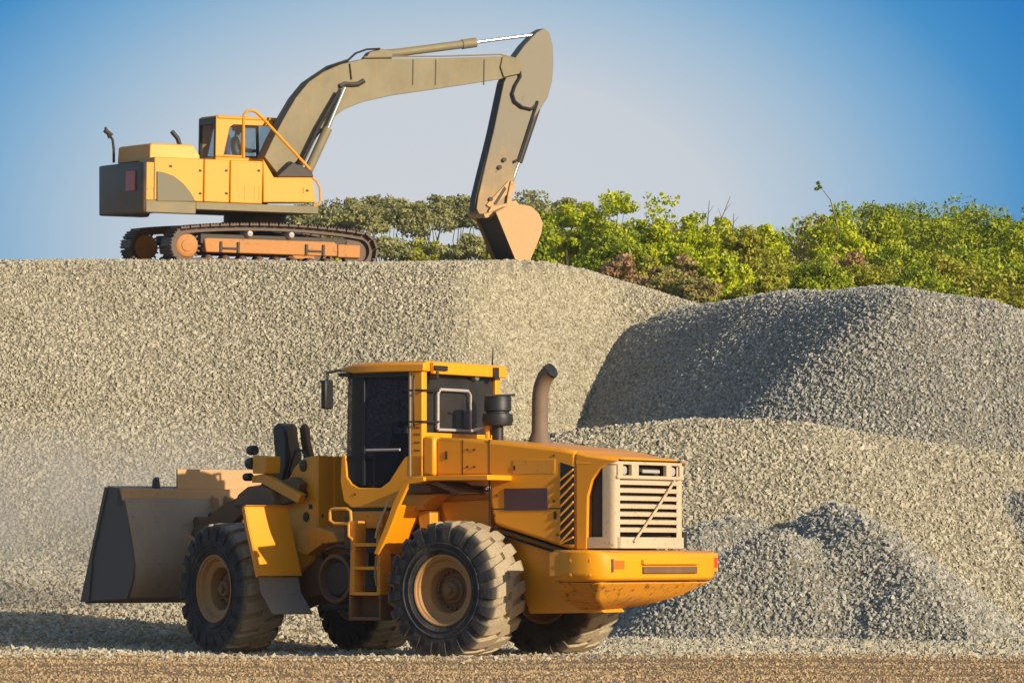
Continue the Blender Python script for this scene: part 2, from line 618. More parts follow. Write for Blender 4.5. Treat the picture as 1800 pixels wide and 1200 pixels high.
def h_ground(X, Y):
    z = .17 * smooth01((48.5 - Y) / 5.0)
    ap = .072 * np.maximum(0, Y - 53.5) * smooth01((1.0 - X) / 5)
    z = z + np.minimum(ap, 1.1)
    for yc, am in ((36.5, .035), (38.7, .03), (41.2, .04), (43.4, .035), (54.5, .04), (56.6, .04)):
        z = z - am * np.exp(-((Y - yc - .25 * np.sin(X * .35 + yc)) / .28) ** 2)
    return z + lumps(X * 1.5, Y * .7, .022)


def h_bank(X, Y):
    top = np.interp(X, [-30, 1.0, 1.7, 2.3, 3.0, 3.8, 6, 14], [6.86, 6.90, 6.85, 6.68, 6.48, 6.18, 5.6, 4.6])
    top = top + .055 * np.clip(Y - 79, 0, 20)
    yf = 67.4 + 9.5 * smooth01((X + 1.2) / 3.8) + lumps(X, Y * .3, .35)
    front = (Y - yf) * .60
    front = front + .25 * np.exp(-((front) / .8) ** 2)
    back = (99 - Y) * .62 + 4.9
    z = -smax(-top, -front, .22)
    z = np.minimum(z, back)
    return z + lumps(X, Y, .05)


MOUND = [(3.6, 86.5, 6.5), (5.7, 80.4, 6.42), (7.3, 75.4, 6.12), (8.6, 75.4, 5.93), (9.8, 76.2, 5.6), (13, 78.5, 4.8), (17, 82, 3.6)]
SHELF = [(-2.5, 69.3, 2.7), (.9, 68.3, 3.36), (3, 68.2, 3.45), (4.8, 68.2, 3.42), (6.3, 68.8, 3.25), (9.5, 70, 3.0), (14, 71, 2.8)]
HEAPS = [[(5.05, 64.6, 2.05), (5.5, 63.0, 1.7), (6.1, 61.3, .95), (6.7, 59.6, .05)],
         [(3.2, 62.6, 1.25), (4.0, 62.8, 1.65)],
         [(2.9, 64.8, 1.7), (3.6, 65.2, 1.85)],
         [(7.6, 68.6, 2.5), (9.5, 67.2, 2.2), (14, 68, 2.4)]]


def h_mound(X, Y):
    return ridge(X, Y, MOUND, .79, .6) + lumps(X, Y, .05)


def h_shelf(X, Y):
    return ridge(X, Y, SHELF, .66, .2) + lumps(X, Y, .05)


def h_heaps(X, Y):
    z = np.full_like(X, -50.)
    for i, p in enumerate(HEAPS):
        z = smax(z, ridge(X, Y, p, .78, .25), .2)
    return z + lumps(X, Y, .04)


def h_hill(X, Y):
    f = smooth01((X / Y + .058) / .028)
    z = np.clip((Y - 96) * .5, -1.0, 5.2) + np.maximum(0, Y - 106) * .0655
    z = np.minimum(z, .0668 * Y - 1.2)
    return np.where(f > 0, z * f, z * 0) - .05


HF = {'ground': h_ground, 'bank': h_bank, 'mound': h_mound, 'shelf': h_shelf, 'heaps': h_heaps}


def grid_mesh(name, fn, x0, x1, y0, y1, d, others=(), floor=None, slack=.12):
    nx, ny = int((x1 - x0) / d) + 1, int((y1 - y0) / d) + 1
    xs, ys = np.linspace(x0, x1, nx), np.linspace(y0, y1, ny)
    X, Y = np.meshgrid(xs, ys)
    Z = fn(X, Y)
    keep = np.ones_like(Z, bool)
    for o in others:
        keep &= Z > o(X, Y) - slack
    if floor is not None:
        keep &= Z > floor
    idx = np.arange(nx * ny).reshape(ny, nx)
    a, b, c, e = idx[:-1, :-1], idx[:-1, 1:], idx[1:, 1:], idx[1:, :-1]
    k = keep[:-1, :-1] | keep[:-1, 1:] | keep[1:, 1:] | keep[1:, :-1]
    F = np.stack([a, b, c, e], -1)[k].reshape(-1, 4)
    used, inv = np.unique(F, return_inverse=True)
    V = np.stack([X, Y, Z], -1).reshape(-1, 3)[used]
    me = bpy.data.meshes.new(name)
    me.from_pydata(V.tolist(), [], inv.reshape(-1, 4).tolist())
    me.polygons.foreach_set('use_smooth', [True] * len(me.polygons))
    me.update()
    return me


def stone_nodes(name, mat, density, s0, s1, seed):
    ng = bpy.data.node_groups.new(name, 'GeometryNodeTree')
    ng.interface.new_socket('Geometry', in_out='INPUT', socket_type='NodeSocketGeometry')
    ng.interface.new_socket('Geometry', in_out='OUTPUT', socket_type='NodeSocketGeometry')
    n, l = ng.nodes, ng.links
    gi, go = n.new('NodeGroupInput'), n.new('NodeGroupOutput')
    dp = n.new('GeometryNodeDistributePointsOnFaces')
    dp.inputs['Density'].default_value = density
    dp.inputs['Seed'].default_value = seed
    l.new(gi.outputs[0], dp.inputs['Mesh'])
    join = n.new('GeometryNodeJoinGeometry')
    for k in range(6):
        ico = n.new('GeometryNodeMeshIcoSphere')
        ico.inputs['Radius'].default_value = 1.0
        ico.inputs['Subdivisions'].default_value = 1
        rv = n.new('FunctionNodeRandomValue')
        rv.data_type = 'FLOAT_VECTOR'
        rv.inputs[0].default_value = (-.42, -.42, -.42)
        rv.inputs[1].default_value = (.42, .42, .42)
        rv.inputs['Seed'].default_value = k * 13 + seed
        sp = n.new('GeometryNodeSetPosition')
        l.new(ico.outputs[0], sp.inputs['Geometry'])
        l.new(rv.outputs[0], sp.inputs['Offset'])
        tr = n.new('GeometryNodeTransform')
        tr.inputs['Scale'].default_value = (1.0, .55 + .12 * (k % 4), .5 + .11 * (k % 3))
        l.new(sp.outputs[0], tr.inputs['Geometry'])
        sh = n.new('GeometryNodeSetShadeSmooth')
        sh.inputs['Shade Smooth'].default_value = False
        l.new(tr.outputs[0], sh.inputs['Geometry'])
        sm = n.new('GeometryNodeSetMaterial')
        sm.inputs['Material'].default_value = mat
        l.new(sh.outputs[0], sm.inputs['Geometry'])
        gt = n.new('GeometryNodeGeometryToInstance')
        l.new(sm.outputs[0], gt.inputs[0])
        l.new(gt.outputs[0], join.inputs[0])
    ip = n.new('GeometryNodeInstanceOnPoints')
    ip.inputs['Pick Instance'].default_value = True
    l.new(dp.outputs['Points'], ip.inputs['Points'])
    l.new(join.outputs[0], ip.inputs['Instance'])
    rr = n.new('FunctionNodeRandomValue')
    rr.data_type = 'FLOAT_VECTOR'
    rr.inputs[1].default_value = (6.28, 6.28, 6.28)
    rr.inputs['Seed'].default_value = seed + 3
    l.new(rr.outputs[0], ip.inputs['Rotation'])
    rs = n.new('FunctionNodeRandomValue')
    rs.data_type = 'FLOAT'
    rs.inputs['Min'].default_value = 0
    rs.inputs['Max'].default_value = 1
    rs.inputs['Seed'].default_value = seed + 5
    pw = n.new('ShaderNodeMath')
    pw.operation = 'POWER'
    pw.inputs[1].default_value = 2.0
    l.new(rs.outputs['Value'], pw.inputs[0])
    mr = n.new('ShaderNodeMapRange')
    mr.inputs['To Min'].default_value = s0
    mr.inputs['To Max'].default_value = s1
    l.new(pw.outputs[0], mr.inputs['Value'])
    l.new(mr.outputs[0], ip.inputs['Scale'])
    l.new(ip.outputs[0], go.inputs[0])
    return ng


def stones(name, me, mat, density, s0, s1, seed, parent, label=None):
    o = bpy.data.objects.new(name, me)
    C.objects.link(o)
    o.parent = parent
    md = o.modifiers.new('stones', 'NODES')
    md.node_group = stone_nodes(name + '_scatter', mat, density, s0, s1, seed)
    tag(o, label, kind='stuff')
    return o


def struct(name, me, mat, kind='structure'):
    me.materials.append(mat)
    o = bpy.data.objects.new(name, me)
    C.objects.link(o)
    WM[o.name] = Matrix.Identity(4)
    if kind:
        o['kind'] = kind
    return o


# far ground to the horizon, a ring of coarse sheet below everything
gm_ = bpy.data.meshes.new('far_ground')
gm_.from_pydata([(-1500, -60, -.35), (1500, -60, -.35), (1500, 2500, -.35), (-1500, 2500, -.35)], [], [(0, 1, 2, 3)])
struct('far_ground', gm_, M['hill'])
ground = struct('ground', grid_mesh('ground', h_ground, -26, 26, 4, 100, .2), M['soil'])
hill = struct('hillside', grid_mesh('hillside', h_hill, -45, 60, 92, 330, 2.0), M['hill'])

PILES = [
    ('bank', h_bank, (-24, 16, 60, 110), (h_mound, h_shelf), M['bed'], M['stone'],
     'long flat-topped pale gravel bank that the excavator stands on'),
    ('mound', h_mound, (-2, 24, 62, 96), (h_bank, h_shelf), M['bed_grey'], M['stone_grey_shaded'],
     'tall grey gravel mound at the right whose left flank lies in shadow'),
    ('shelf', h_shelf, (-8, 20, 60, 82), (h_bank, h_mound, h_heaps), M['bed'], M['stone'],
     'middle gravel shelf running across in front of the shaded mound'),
    ('heaps', h_heaps, (-1, 20, 56, 76), (h_shelf, h_ground), M['bed_grey'], M['stone_grey_shaded'],
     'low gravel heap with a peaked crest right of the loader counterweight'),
]
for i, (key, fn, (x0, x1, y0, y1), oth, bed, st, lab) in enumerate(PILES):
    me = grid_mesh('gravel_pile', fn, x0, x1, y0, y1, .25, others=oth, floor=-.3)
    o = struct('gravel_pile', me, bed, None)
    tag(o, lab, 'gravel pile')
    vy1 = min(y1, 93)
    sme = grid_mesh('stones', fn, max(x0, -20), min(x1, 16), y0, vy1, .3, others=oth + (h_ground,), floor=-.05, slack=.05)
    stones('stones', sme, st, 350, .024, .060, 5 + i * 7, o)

sme = grid_mesh('stones', h_ground, -8, 8, 31, 50.5, .4)
g1 = stones('small_stones', sme, M['stone_brown'], 190, .007, .026, 41, ground)
sme = grid_mesh('stones', h_ground, -11, 11, 50.5, 70, .4, others=(h_bank, h_shelf, h_heaps), slack=.2)
g2 = stones('small_stones', sme, M['stone'], 150, .016, .060, 43, ground)

sme = grid_mesh('stones', h_ground, -8, 8, 42, 50.5, .4)
stones('scattered_stones', sme, M['stone'], 26, .014, .050, 47, ground)

# ------------------------------------------------------------------ wheel loader
a36, a55 = math.radians(36), math.radians(55)
Fx = Vector((-math.cos(a36), math.sin(a36), 0))
Nx = Vector((-math.sin(a36), -math.cos(a36), 0))
Fx2 = Vector((-math.cos(a55), math.sin(a55), 0))
Nx2 = Vector((-math.sin(a55), -math.cos(a55), 0))
A = Vector((-.06, 50, 0))
Zv = Vector((0, 0, 1))
R = Frame(A, Fx, Nx, Zv)
piv = A + Fx * 1.9
B = piv + Fx2 * 1.9
Fr = Frame(B, Fx2, Nx2, Zv)

loader = empty('wheel_loader', Frame(piv, Fx, Nx, Zv).mat)
tag(loader, 'dusty orange wheel loader with slatted cream rear grille standing before the gravel bank', 'wheel loader')

YEL, YD, BK, DK, BR = M['yellow'], M['yellow_dusty'], M['black'], M['dark'], M['brown']


def tyre_mesh():
    m = MB()
    m.lathe([(-.25, .40), (-.30, .46), (-.325, .58), (-.315, .68), (-.27, .755), (-.15, .785), (0, .79), (.15, .785), (.27, .755),
             (.315, .68), (.325, .58), (.30, .46), (.25, .40)], seg=56)
    n = 21
    for side in (1, -1):
        for k in range(n):
            a = 2 * math.pi * (k + (.5 if side < 0 else 0)) / n
            st = [(.333, .60, .655, 0.0), (.328, .62, .745, .0), (.30, .70, .812, .015), (.16, .75, .832, .07), (-.02, .76, .832, .15)]
            vs = []
            for i, (y, r0, r1, da) in enumerate(st):
                hw = .070 + .012 * (i > 2)
                for r in (r0, r1):
                    for sg in (-1, 1):
                        an = a + da * side * -1 + sg * hw / .83 * .95
                        vs.append((r * math.cos(an), y * side, r * math.sin(an)))
            fs = []
            for i in range(len(st) - 1):
                b = i * 4
                fs += [(b, b + 1, b + 5, b + 4), (b + 1, b + 3, b + 7, b + 5), (b + 3, b + 2, b + 6, b + 7), (b + 2, b, b + 4, b + 6)]
            fs += [(0, 2, 3, 1), (16, 17, 19, 18)]
            m.add(vs, fs)
    # raised sidewall rings
    for y, r in ((.327, .56), (.318, .49)):
        m.lathe([(y - .01, r - .012), (y + .004, r - .006), (y + .004, r + .006), (y - .01, r + .012)], seg=48)
    return m.mesh('tyre')


def rim_mesh():
    m = MB()
    m.lathe([(.22, .44), (.285, .43), (.292, .415), (.285, .40), (.262, .395), (.255, .375), (.235, .365), (.20, .355), (.185, .32), (.18, .285),
             (.165, .272)], seg=48)
    m.lathe([(.164, .272), (.02, .262), (.0, .15)], seg=48)
    m.lathe([(-.22, .44), (-.29, .42), (-.27, .39), (-.2, .37), (-.1, .30), (-.1, .0)], seg=32)
    return m.mesh('rim')


def hub_mesh():
    m = MB()
    m.lathe([(.01, .262), (.045, .20), (.06, .165), (.085, .155), (.10, .12), (.13, .112), (.15, .095), (.155, .055), (.19, .05), (.2, .0)], seg=32)
    return m.mesh('hub')


def bolts_mesh():
    m = MB()
    for k in range(20):
        a = 2 * math.pi * k / 20
        m.lathe([(.03, .016), (.068, .016), (.07, 0)], c=(.225 * math.cos(a), 0, .225 * math.sin(a)), seg=6, smooth=False)
    return m.mesh('wheel_bolts')


TY, RI, HU, BO = tyre_mesh(), rim_mesh(), hub_mesh(), bolts_mesh()
for me_, mt_ in ((TY, M['rubber']), (RI, M['rim']), (HU, M['hubm']), (BO, M['hubm'])):
    me_.materials.append(mt_)


def add_wheel(fr, w_, spin):
    c = fr.O + fr.ey * w_ + Vector((0, 0, .82))
    m = fr.mat.copy()
    m.translation = c
    if w_ < 0:
        m = m @ Matrix.Rotation(math.pi, 4, 'Z')
    m = m @ Matrix.Rotation(spin, 4, 'Y')
    e = empty('wheel', m, loader)
    for nm, me_ in (('tyre', TY), ('rim', RI), ('hub', HU), ('wheel_bolts', BO)):
        o = bpy.data.objects.new(nm, me_)
        C.objects.link(o)
        o.parent = e
        if nm == 'wheel_bolts':
            o['kind'] = 'stuff'
    return e


add_wheel(R, 1.02, .1)
add_wheel(R, -1.02, .7)
add_wheel(Fr, 1.02, .4)
add_wheel(Fr, -1.02, 1.1)


def rx(px, w_, py=900):
    return R.xz(px, py, w_)[0]


def rz(py, x, w_):
    Y = (R.O + R.ex * x + R.ey * w_).y
    return HCAM + (HY - py) / FPX * Y


# axles and lower frame
m = MB(R); m.tube([(0, -.9, .82), (0, -.35, .82), (0, .35, .82), (0, .9, .82)], [.17, .2, .2, .17], 14); m.lathe([(-.3, .0), (-.28, .2), (0, .3), (.28, .2), (.3, 0)], c=(0, 0, .82), axis='y', seg=20)
m.build('rear_axle', BR, loader)
m = MB(Fr); m.tube([(0, -.9, .82), (0, .9, .82)], .19, 14); m.lathe([(-.3, .0), (-.28, .2), (0, .3), (.28, .2), (.3, 0)], c=(0, 0, .82), axis='y', seg=20)
m.build('front_axle', BR, loader)

# rear chassis side (lower orange body between wheel and counterweight)
m = MB(R)
m.prism(R.poly([(868, 922), (1000, 964), (1040, 964), (1040, 1045), (1062, 1076), (930, 1078), (905, 1000), (868, 960)], .60), .15, .60)
m.prism(R.poly([(868, 922), (1000, 964), (1040, 964), (1040, 1035), (930, 1040), (905, 1000), (868, 960)], .60), -.60, .15)
m.build('rear_chassis', YEL, loader, .02)
# chassis forward part over axle
m = MB(R)
m.prism(R.poly([(700, 872), (866, 868), (866, 965), (800, 960), (742, 925), (700, 905)], .56), -.56, .56)
m.build('chassis_side_panel', YD, loader, .01)
m = MB(R)
m.prism(R.poly([(772, 882), (862, 877), (862, 940), (790, 925)], .60), .56, .60)
m.build('engine_side_cover', YEL, loader, .01)
m = MB(R)
m.prism(R.poly([(612, 905), (760, 905), (760, 985), (700, 1035), (612, 1050)], .35), -.45, .45)
m.build('centre_frame', BR, loader, .02)

# hood ----------------------------------------------------------
wh = .74
pts = R.poly([(766, 768), (860, 773), (985, 787), (1012, 792), (1012, 965), (1000, 965), (868, 922), (860, 880), (860, 838), (766, 838)], wh)
m = MB(R)
n_ = len(pts)
inner = []
zc = 2.0
ins = [(x, z - .0) for x, z in pts]
m.prism(pts, -wh, wh)
hood = m.build('hood', YEL, loader, .045)
# rear hood cap and corner posts
xg = -2.10
x_r0 = rx(1012, wh)
z_t0, z_t1 = rz(792, x_r0, wh), rz(806, xg, wh)
m = MB(R)
m.hull_sections([[(x, -w1, za), (x, w1, za), (x, w1 - .01, zb_ - .04), (x, w1 - .07, zb_), (x, -w1 + .07, zb_), (x, -w1 + .01, zb_ - .04)]
                 for x, w1, za, zb_ in ((x_r0 + .0, wh + .004, z_t0 - .16, z_t0 + .005), (-1.75, wh + .004, z_t1 - .06, z_t1 + .05),
                                        (xg + .12, wh - .02, z_t1 - .02, z_t1 + .035), (xg + .01, wh - .10, z_t1 - .01, z_t1 + .01))])
m.build('hood_cap', YEL, loader, .02)
for sgn in (1, -1):
    m = MB(R)
    y0_, y1_ = sorted((sgn * (wh - .06), sgn * wh))
    m.prism(R.poly([(1012.5, 800), (1085, 809), (1072, 813), (1055, 823), (1041, 843), (1033, 872), (1031, 965), (1012.5, 965)], wh), y0_, y1_)
    m.build('corner_post', YEL, loader, .012)
# seam lines proud strips (dark gaskets)
m = MB(R)
for a_, b_ in (((866, 926), (1004, 969)), ((866, 936), (1004, 979))):
    p, q = R.xz(*a_, wh), R.xz(*b_, wh)
    m.prism([p, q, (q[0], q[1] - .012), (p[0], p[1] - .012)], .61, wh + .004)
m.build('side_trim_strips', BK, loader, 0)
for (px0, py0, px1, py1) in ((859.2, 772, 860.6, 925), (812.5, 773, 813.6, 836), (866, 893.2, 984, 894.2)):
    m = MB(R)
    p, q = R.xz(px0, py0, wh), R.xz(px1, py1, wh)
    m.box(q[0], p[0], wh - .01, wh + .003, q[1], p[1])
    m.build('panel_seam', BK, loader, 0)
m = MB(R)
p, q = R.xz(902, 808, wh), R.xz(976, 832, wh)
m.box(q[0], p[0], wh - .01, wh + .006, q[1], p[1])
m.build('side_decal', YD, loader, .004)
# latches
m = MB(R)
for px, py, sx_, sy_ in ((785, 800, 3, 14), (976, 905, 4, 14), (905, 822, 3, 8), (822, 790, 3, 3), (834, 790, 3, 3), (822, 820, 3, 3), (834, 820, 3, 3), (974, 880, 3, 4)):
    p, q = R.xz(px - sx_ / 2, py - sy_ / 2, wh), R.xz(px + sx_ / 2, py + sy_ / 2, wh)
    m.box(q[0], p[0], wh - .01, wh + .012, q[1], p[1])
m.build('hood_latches', BK, loader, .002)['kind'] = 'stuff'
# side plate
m = MB(R)
p, q = R.xz(887, 858, wh), R.xz(964, 896, wh)
m.box(q[0], p[0], wh - .01, wh + .012, q[1], p[1])
sp_ = m.build('side_plate', M['plate'], loader, .004)
# slanted vent
m = MB(R)
p, q = R.xz(985, 818, wh), R.xz(1011, 956, wh)
m.prism(R.poly([(985, 812), (1010, 820), (1010, 956), (985, 956)], wh), wh - .01, wh + .004)
vent = m.build('side_vent', BK, loader, .003)
for k in range(9):
    y_ = 826 + k * 15.5
    m = MB(R)
    a_, b_ = R.xz(986, min(y_ + 16, 954), wh), R.xz(1009, max(y_ - 8, 823), wh)
    m.prism([a_, b_, (b_[0], b_[1] - .022), (a_[0], a_[1] - .022)], wh + .004, wh + .03)
    m.build('vent_slat', YD, vent, .003)
# radiator block behind grille side
m = MB(R)
m.box(xg + .38, rx(1028, .7), -.68, .68, rz(965, xg, .7), rz(815, xg, .7))
m.build('radiator_housing', M['counter'], loader, .01)  # dark grey carries the shade of the recess in its colour
# grille frame, rounded in plan
zb, zt = rz(963, xg, .7), rz(810, xg, .7)
W = .73


def rounded_rail(m, z0, z1, depth=.40, th=.05, r=.09, back=0.0):
    # rounded U in plan: side, corner, rear, corner, side
    path = []
    for k in range(7):
        a = math.pi / 2 * k / 6
        path.append((xg + r - r * math.sin(a), W - r + r * math.cos(a)))
    path = [(xg + depth, W)] + path
    path = path + [(x, -y) for x, y in path[::-1]]
    inn = []
    for i, (x, y) in enumerate(path):
        a, b = path[max(0, i - 1)], path[min(len(path) - 1, i + 1)]
        dx, dy = b[0] - a[0], b[1] - a[1]
        l = math.hypot(dx, dy)
        inn.append((x - dy / l * -th * -1 * -1, y + dx / l * th * -1 * -1))
    # choose inward side
    if abs(inn[0][1]) > abs(path[0][1]):
        inn = []
        for i, (x, y) in enumerate(path):
            a, b = path[max(0, i - 1)], path[min(len(path) - 1, i + 1)]
            dx, dy = b[0] - a[0], b[1] - a[1]
            l = math.hypot(dx, dy)
            inn.append((x + dy / l * th, y - dx / l * th))
    n = len(path)
    ring = path + inn[::-1]
    mN = len(ring)
    vs = [(x, y, z0) for x, y in ring] + [(x, y, z1) for x, y in ring]
    fs = [(i, (i + 1) % mN, mN + (i + 1) % mN, mN + i) for i in range(mN)]
    for i in range(n - 1):
        a, b, c, d = i, i + 1, mN - 2 - i, mN - 1 - i
        fs += [(a, b, c, d), (mN + d, mN + c, mN + b, mN + a)]
    m.add(vs, fs)


m = MB(R)
rounded_rail(m, zb, zb + .13, th=.04)
path_ = [(xg + .38, W)] + [(xg + .09 - .09 * math.sin(math.pi / 2 * k / 6), W - .09 + .09 * math.cos(math.pi / 2 * k / 6)) for k in range(7)]
path_ += [(x, -y) for x, y in path_[::-1]]
nn = len(path_)
m.add([(x, y, zz) for zz in (zt - .035, zt) for x, y in path_], [tuple(range(nn)), tuple(range(2 * nn - 1, nn - 1, -1))] + [(i, (i + 1) % nn, nn + (i + 1) % nn, nn + i) for i in range(nn)])
z_h = rz(838, xg, .7)
# side cheeks of the grille surround (closed down the sides)
for sg in (1, -1):
    path = [(rx(1059, W), W)]
    for k in range(7):
        a = math.pi / 2 * k / 6
        path.append((xg + .09 - .09 * math.sin(a), W - .09 + .09 * math.cos(a)))
    inn = [(x + .03, y - .045) for x, y in path]
    ring = path + inn[::-1]
    vs = [(x, y * sg, zz) for zz in (zb + .13, zt - .045) for x, y in ring]
    k_ = len(ring)
    fs = [(i, (i + 1) % k_, k_ + (i + 1) % k_, k_ + i) for i in range(k_)] + [tuple(range(k_)), tuple(range(2 * k_ - 1, k_ - 1, -1))]
    m.add(vs, fs)
grille = m.build('grille_frame', M['cream'], loader, .008)
# dark core
m = MB(R)
m.box(xg + .12, xg + .36, -W + .06, W - .06, zb + .05, zt - .05)
m.build('radiator_core', DK, loader, 0)
# header with openings
m = MB(R)
zh0, zh1 = z_h, zt - .03
for y0, y1 in ((.69, .58), (.40, .29), (-.33, -.44), (-.61, -.69)):
    m.box(xg - .012, xg + .05, y1, y0, zh0, zh1)
m.box(xg - .014, xg + .05, -.70, .70, zh0 - .02, zh0 + .025)
m.prism([(xg + .0, zh0), (xg + .05, zh0), (xg + .05, zh1), (xg, zh1)], .24, .33)
m.build('grille_header', M['cream'], loader, .012)
for y_ in (.50, -.52):
    m = MB(R)
    m.lathe([(0, .055), (-.03, .05), (-.035, 0)], c=(xg + .06, y_, (zh0 + zh1) / 2 + .005), axis='x', seg=18)
    m.build('work_lamp', M['silver'], loader, 0)
m = MB(R)
m.box(xg + .03, xg + .055, -.24, .12, (zh0 + zh1) / 2 - .02, (zh0 + zh1) / 2 + .02)
m.build('header_badge', M['silver'], loader, .004)
ns = 7
for k in range(ns):
    zc_ = z_h - .055 - k * (z_h - .055 - (zb + .16)) / (ns - .35)
    m = MB(R)
    path = []
    for yy in np.linspace(.69, -.69, 11):
        path.append((xg - .055 * (1 - (yy / .69) ** 2) + .01 + (.05 if abs(yy) > .68 else 0), yy))
    vs = []
    for x, y in path:
        vs += [(x, y, zc_ - .034), (x, y, zc_ + .018), (x + .08, y, zc_ + .030), (x + .08, y, zc_ - .022)]
    fs = []
    for i in range(len(path) - 1):
        b = i * 4
        for j in range(4):
            fs.append((b + j, b + (j + 1) % 4, b + 4 + (j + 1) % 4, b + 4 + j))
    fs += [(0, 1, 2, 3), tuple(len(vs) - 1 - i for i in range(4))]
    m.add(vs, fs)
    m.build('grille_slat', M['cream'], loader, .006)
m = MB(R)
p, q = R.wz(1186, 845, xg - .07), R.wz(1116, 952, xg - .07)
m.tube([(xg - .07, p[0], p[1]), (xg - .075, (p[0] + q[0]) / 2, (p[1] + q[1]) / 2), (xg - .06, q[0], q[1])], .016, 8)
m.build('diagonal_rod', M['cream'], loader, 0)
m = MB(R)
m.box(xg + .0, xg + .1, -W - .05, -W + .02, zb + .02, zb + .2)
m.build('tail_bracket', BK, loader, .004)

# counterweight -------------------------------------------------
zT = rz(966, -2.05, 1.27)
secs, lows = [], []
for x, hw, dz in ((-1.52, 1.20, 0), (-1.75, 1.26, 0), (-2.06, 1.29, 0), (-2.20, 1.22, .015), (-2.29, 1.05, .05)):
    secs.append([(x, -hw, zT - dz), (x, hw, zT - dz), (x, hw, 1.0 + dz * .4), (x, hw - .06, .93 + dz * .4), (x, -hw + .06, .93 + dz * .4), (x, -hw, 1.0 + dz * .4)])
for x, hw, zl in ((-1.54, 1.10, .60), (-1.90, 1.17, .60), (-2.16, 1.10, .68), (-2.25, .95, .80)):
    lows.append([(x, -hw, .925), (x, hw, .925), (x, .45, zl), (x, -.30, zl)])
m = MB(R)
m.hull_sections(secs)
cw = m.build('counterweight', YEL, loader, .03)
m = MB(R)
m.hull_sections([[(-1.50, -.25, .60), (-1.50, .62, .60), (-1.84, .62, .60), (-1.84, -.25, .64)],
                 [(-1.50, -.80, .74), (-1.50, 1.02, .74), (-2.04, 1.02, .74), (-2.04, -.80, .77)],
                 [(-1.50, -1.18, .925), (-1.50, 1.18, .925), (-2.20, 1.16, .925), (-2.20, -1.16, .925)]])
m.build('counterweight_underside', M['under'], loader, .03)
m = MB(R)
m.box(-1.98, -1.50, 1.02, 1.24, .98, 1.27)
m.build('battery_box', YD, loader, .02)
# slot, lamps, hitch
m = MB(R)
p, q = R.wz(1130, 998, -2.30), R.wz(1224, 1008, -2.30)
m.box(-2.32, -2.25, q[0], p[0], min(p[1], q[1]) + .005, max(p[1], q[1]) + .02)
m.build('hitch_slot', BR, loader, .01)
m = MB(R)
m.box(-2.335, -2.29, q[0] - .02, p[0] + .02, max(p[1], q[1]) + .04, max(p[1], q[1]) + .10)
m.build('slot_lip', YEL, loader, .012)
for px, py, ww, hh, mt, xx in ((1083, 992, .15, .085, M['lamp_orange'], -2.245), (1251, 988, .09, .10, M['lamp_red'], -2.10)):
    p = R.wz(px, py, xx)
    m = MB(R)
    m.box(xx - .035, xx + .1, p[0] - ww, p[0] + ww, p[1] - hh - .015, p[1] + hh + .015)
    fr_ = m.build('lamp_surround', YD, loader, .01)
    m = MB(R)
    m.box(xx - .05, xx, p[0] - ww * .7, p[0] + ww * .8, p[1] - hh * .6, p[1] + hh * .6)
    m.build('tail_lamp', mt, loader, .008)
    m = MB(R)
    m.box(xx - .052, xx + .02, p[0] + ww * .78, p[0] + ww * .98, p[1] - hh, p[1] + hh * .8)
    m.build('lamp_recess', BR, loader, .004)

# exhaust and air intake ----------------------------------------
wE = -.12
xe, ze = R.xz(949, 778, wE)
zsc = .00684
m = MB(R)
m.lathe([(-.1, .15), (0, .15), (.05, .13), (.13, .10), (.3, .098)], c=(xe, wE, ze), axis='z', seg=20)
ptop = [(xe, wE, ze + .2), (xe, wE, ze + .50), (xe - .008, wE, ze + .60), (xe - .035, wE, ze + .70), (xe - .085, wE + .01, ze + .79), (xe - .155, wE + .02, ze + .85), (xe - .19, wE + .025, ze + .865)]
m.tube(ptop, .098, 20, caps=False)
ex = m.build('exhaust_pipe', M['exhaust'], loader, 0)
m = MB(R)
pe = Vector(ptop[-1]); pd = (Vector(ptop[-1]) - Vector(ptop[-3])).normalized()
m.tube([pe + pd * .004, pe - pd * .03], [.093, .085], 20)
m.build('exhaust_mouth', BK, ex, 0)
wI = .05
xi, zi = R.xz(875, 768, wI)
m = MB(R)
m.lathe([(-.08, .07), (.14, .07), (.14, .17), (.20, .19), (.28, .18), (.285, .14), (.31, .14), (.32, .165), (.48, .165), (.50, .15), (.51, 0)], c=(xi, wI, zi), axis='z', seg=24)
m.build('air_intake', BK, loader, .004)
m = MB(R)
m.tube([R.p3(852, 695, .3), R.p3(905, 694, .0)], .014, 8)
m.build('intake_bar', BK, loader, 0)
m = MB(R)
m.tube([R.p3(828, 757, .2), R.p3(850, 750, .1), R.p3(872, 762, 0)], .02, 8)
m.build('intake_hose', M['silver'], loader, 0)
m = MB(R)
m.tube([R.p3(858, 770, .1), R.p3(857, 748, .1)], .035, 8)
m.build('fuel_cap', YEL, loader, 0)

# cab -----------------------------------------------------------
wc = .80
xr_, xf_ = rx(742, wc), rx(611, wc)
z0c, z1c = rz(852, 1.2, wc), rz(652, 1.2, wc)
zsill = z0c
m = MB(R)
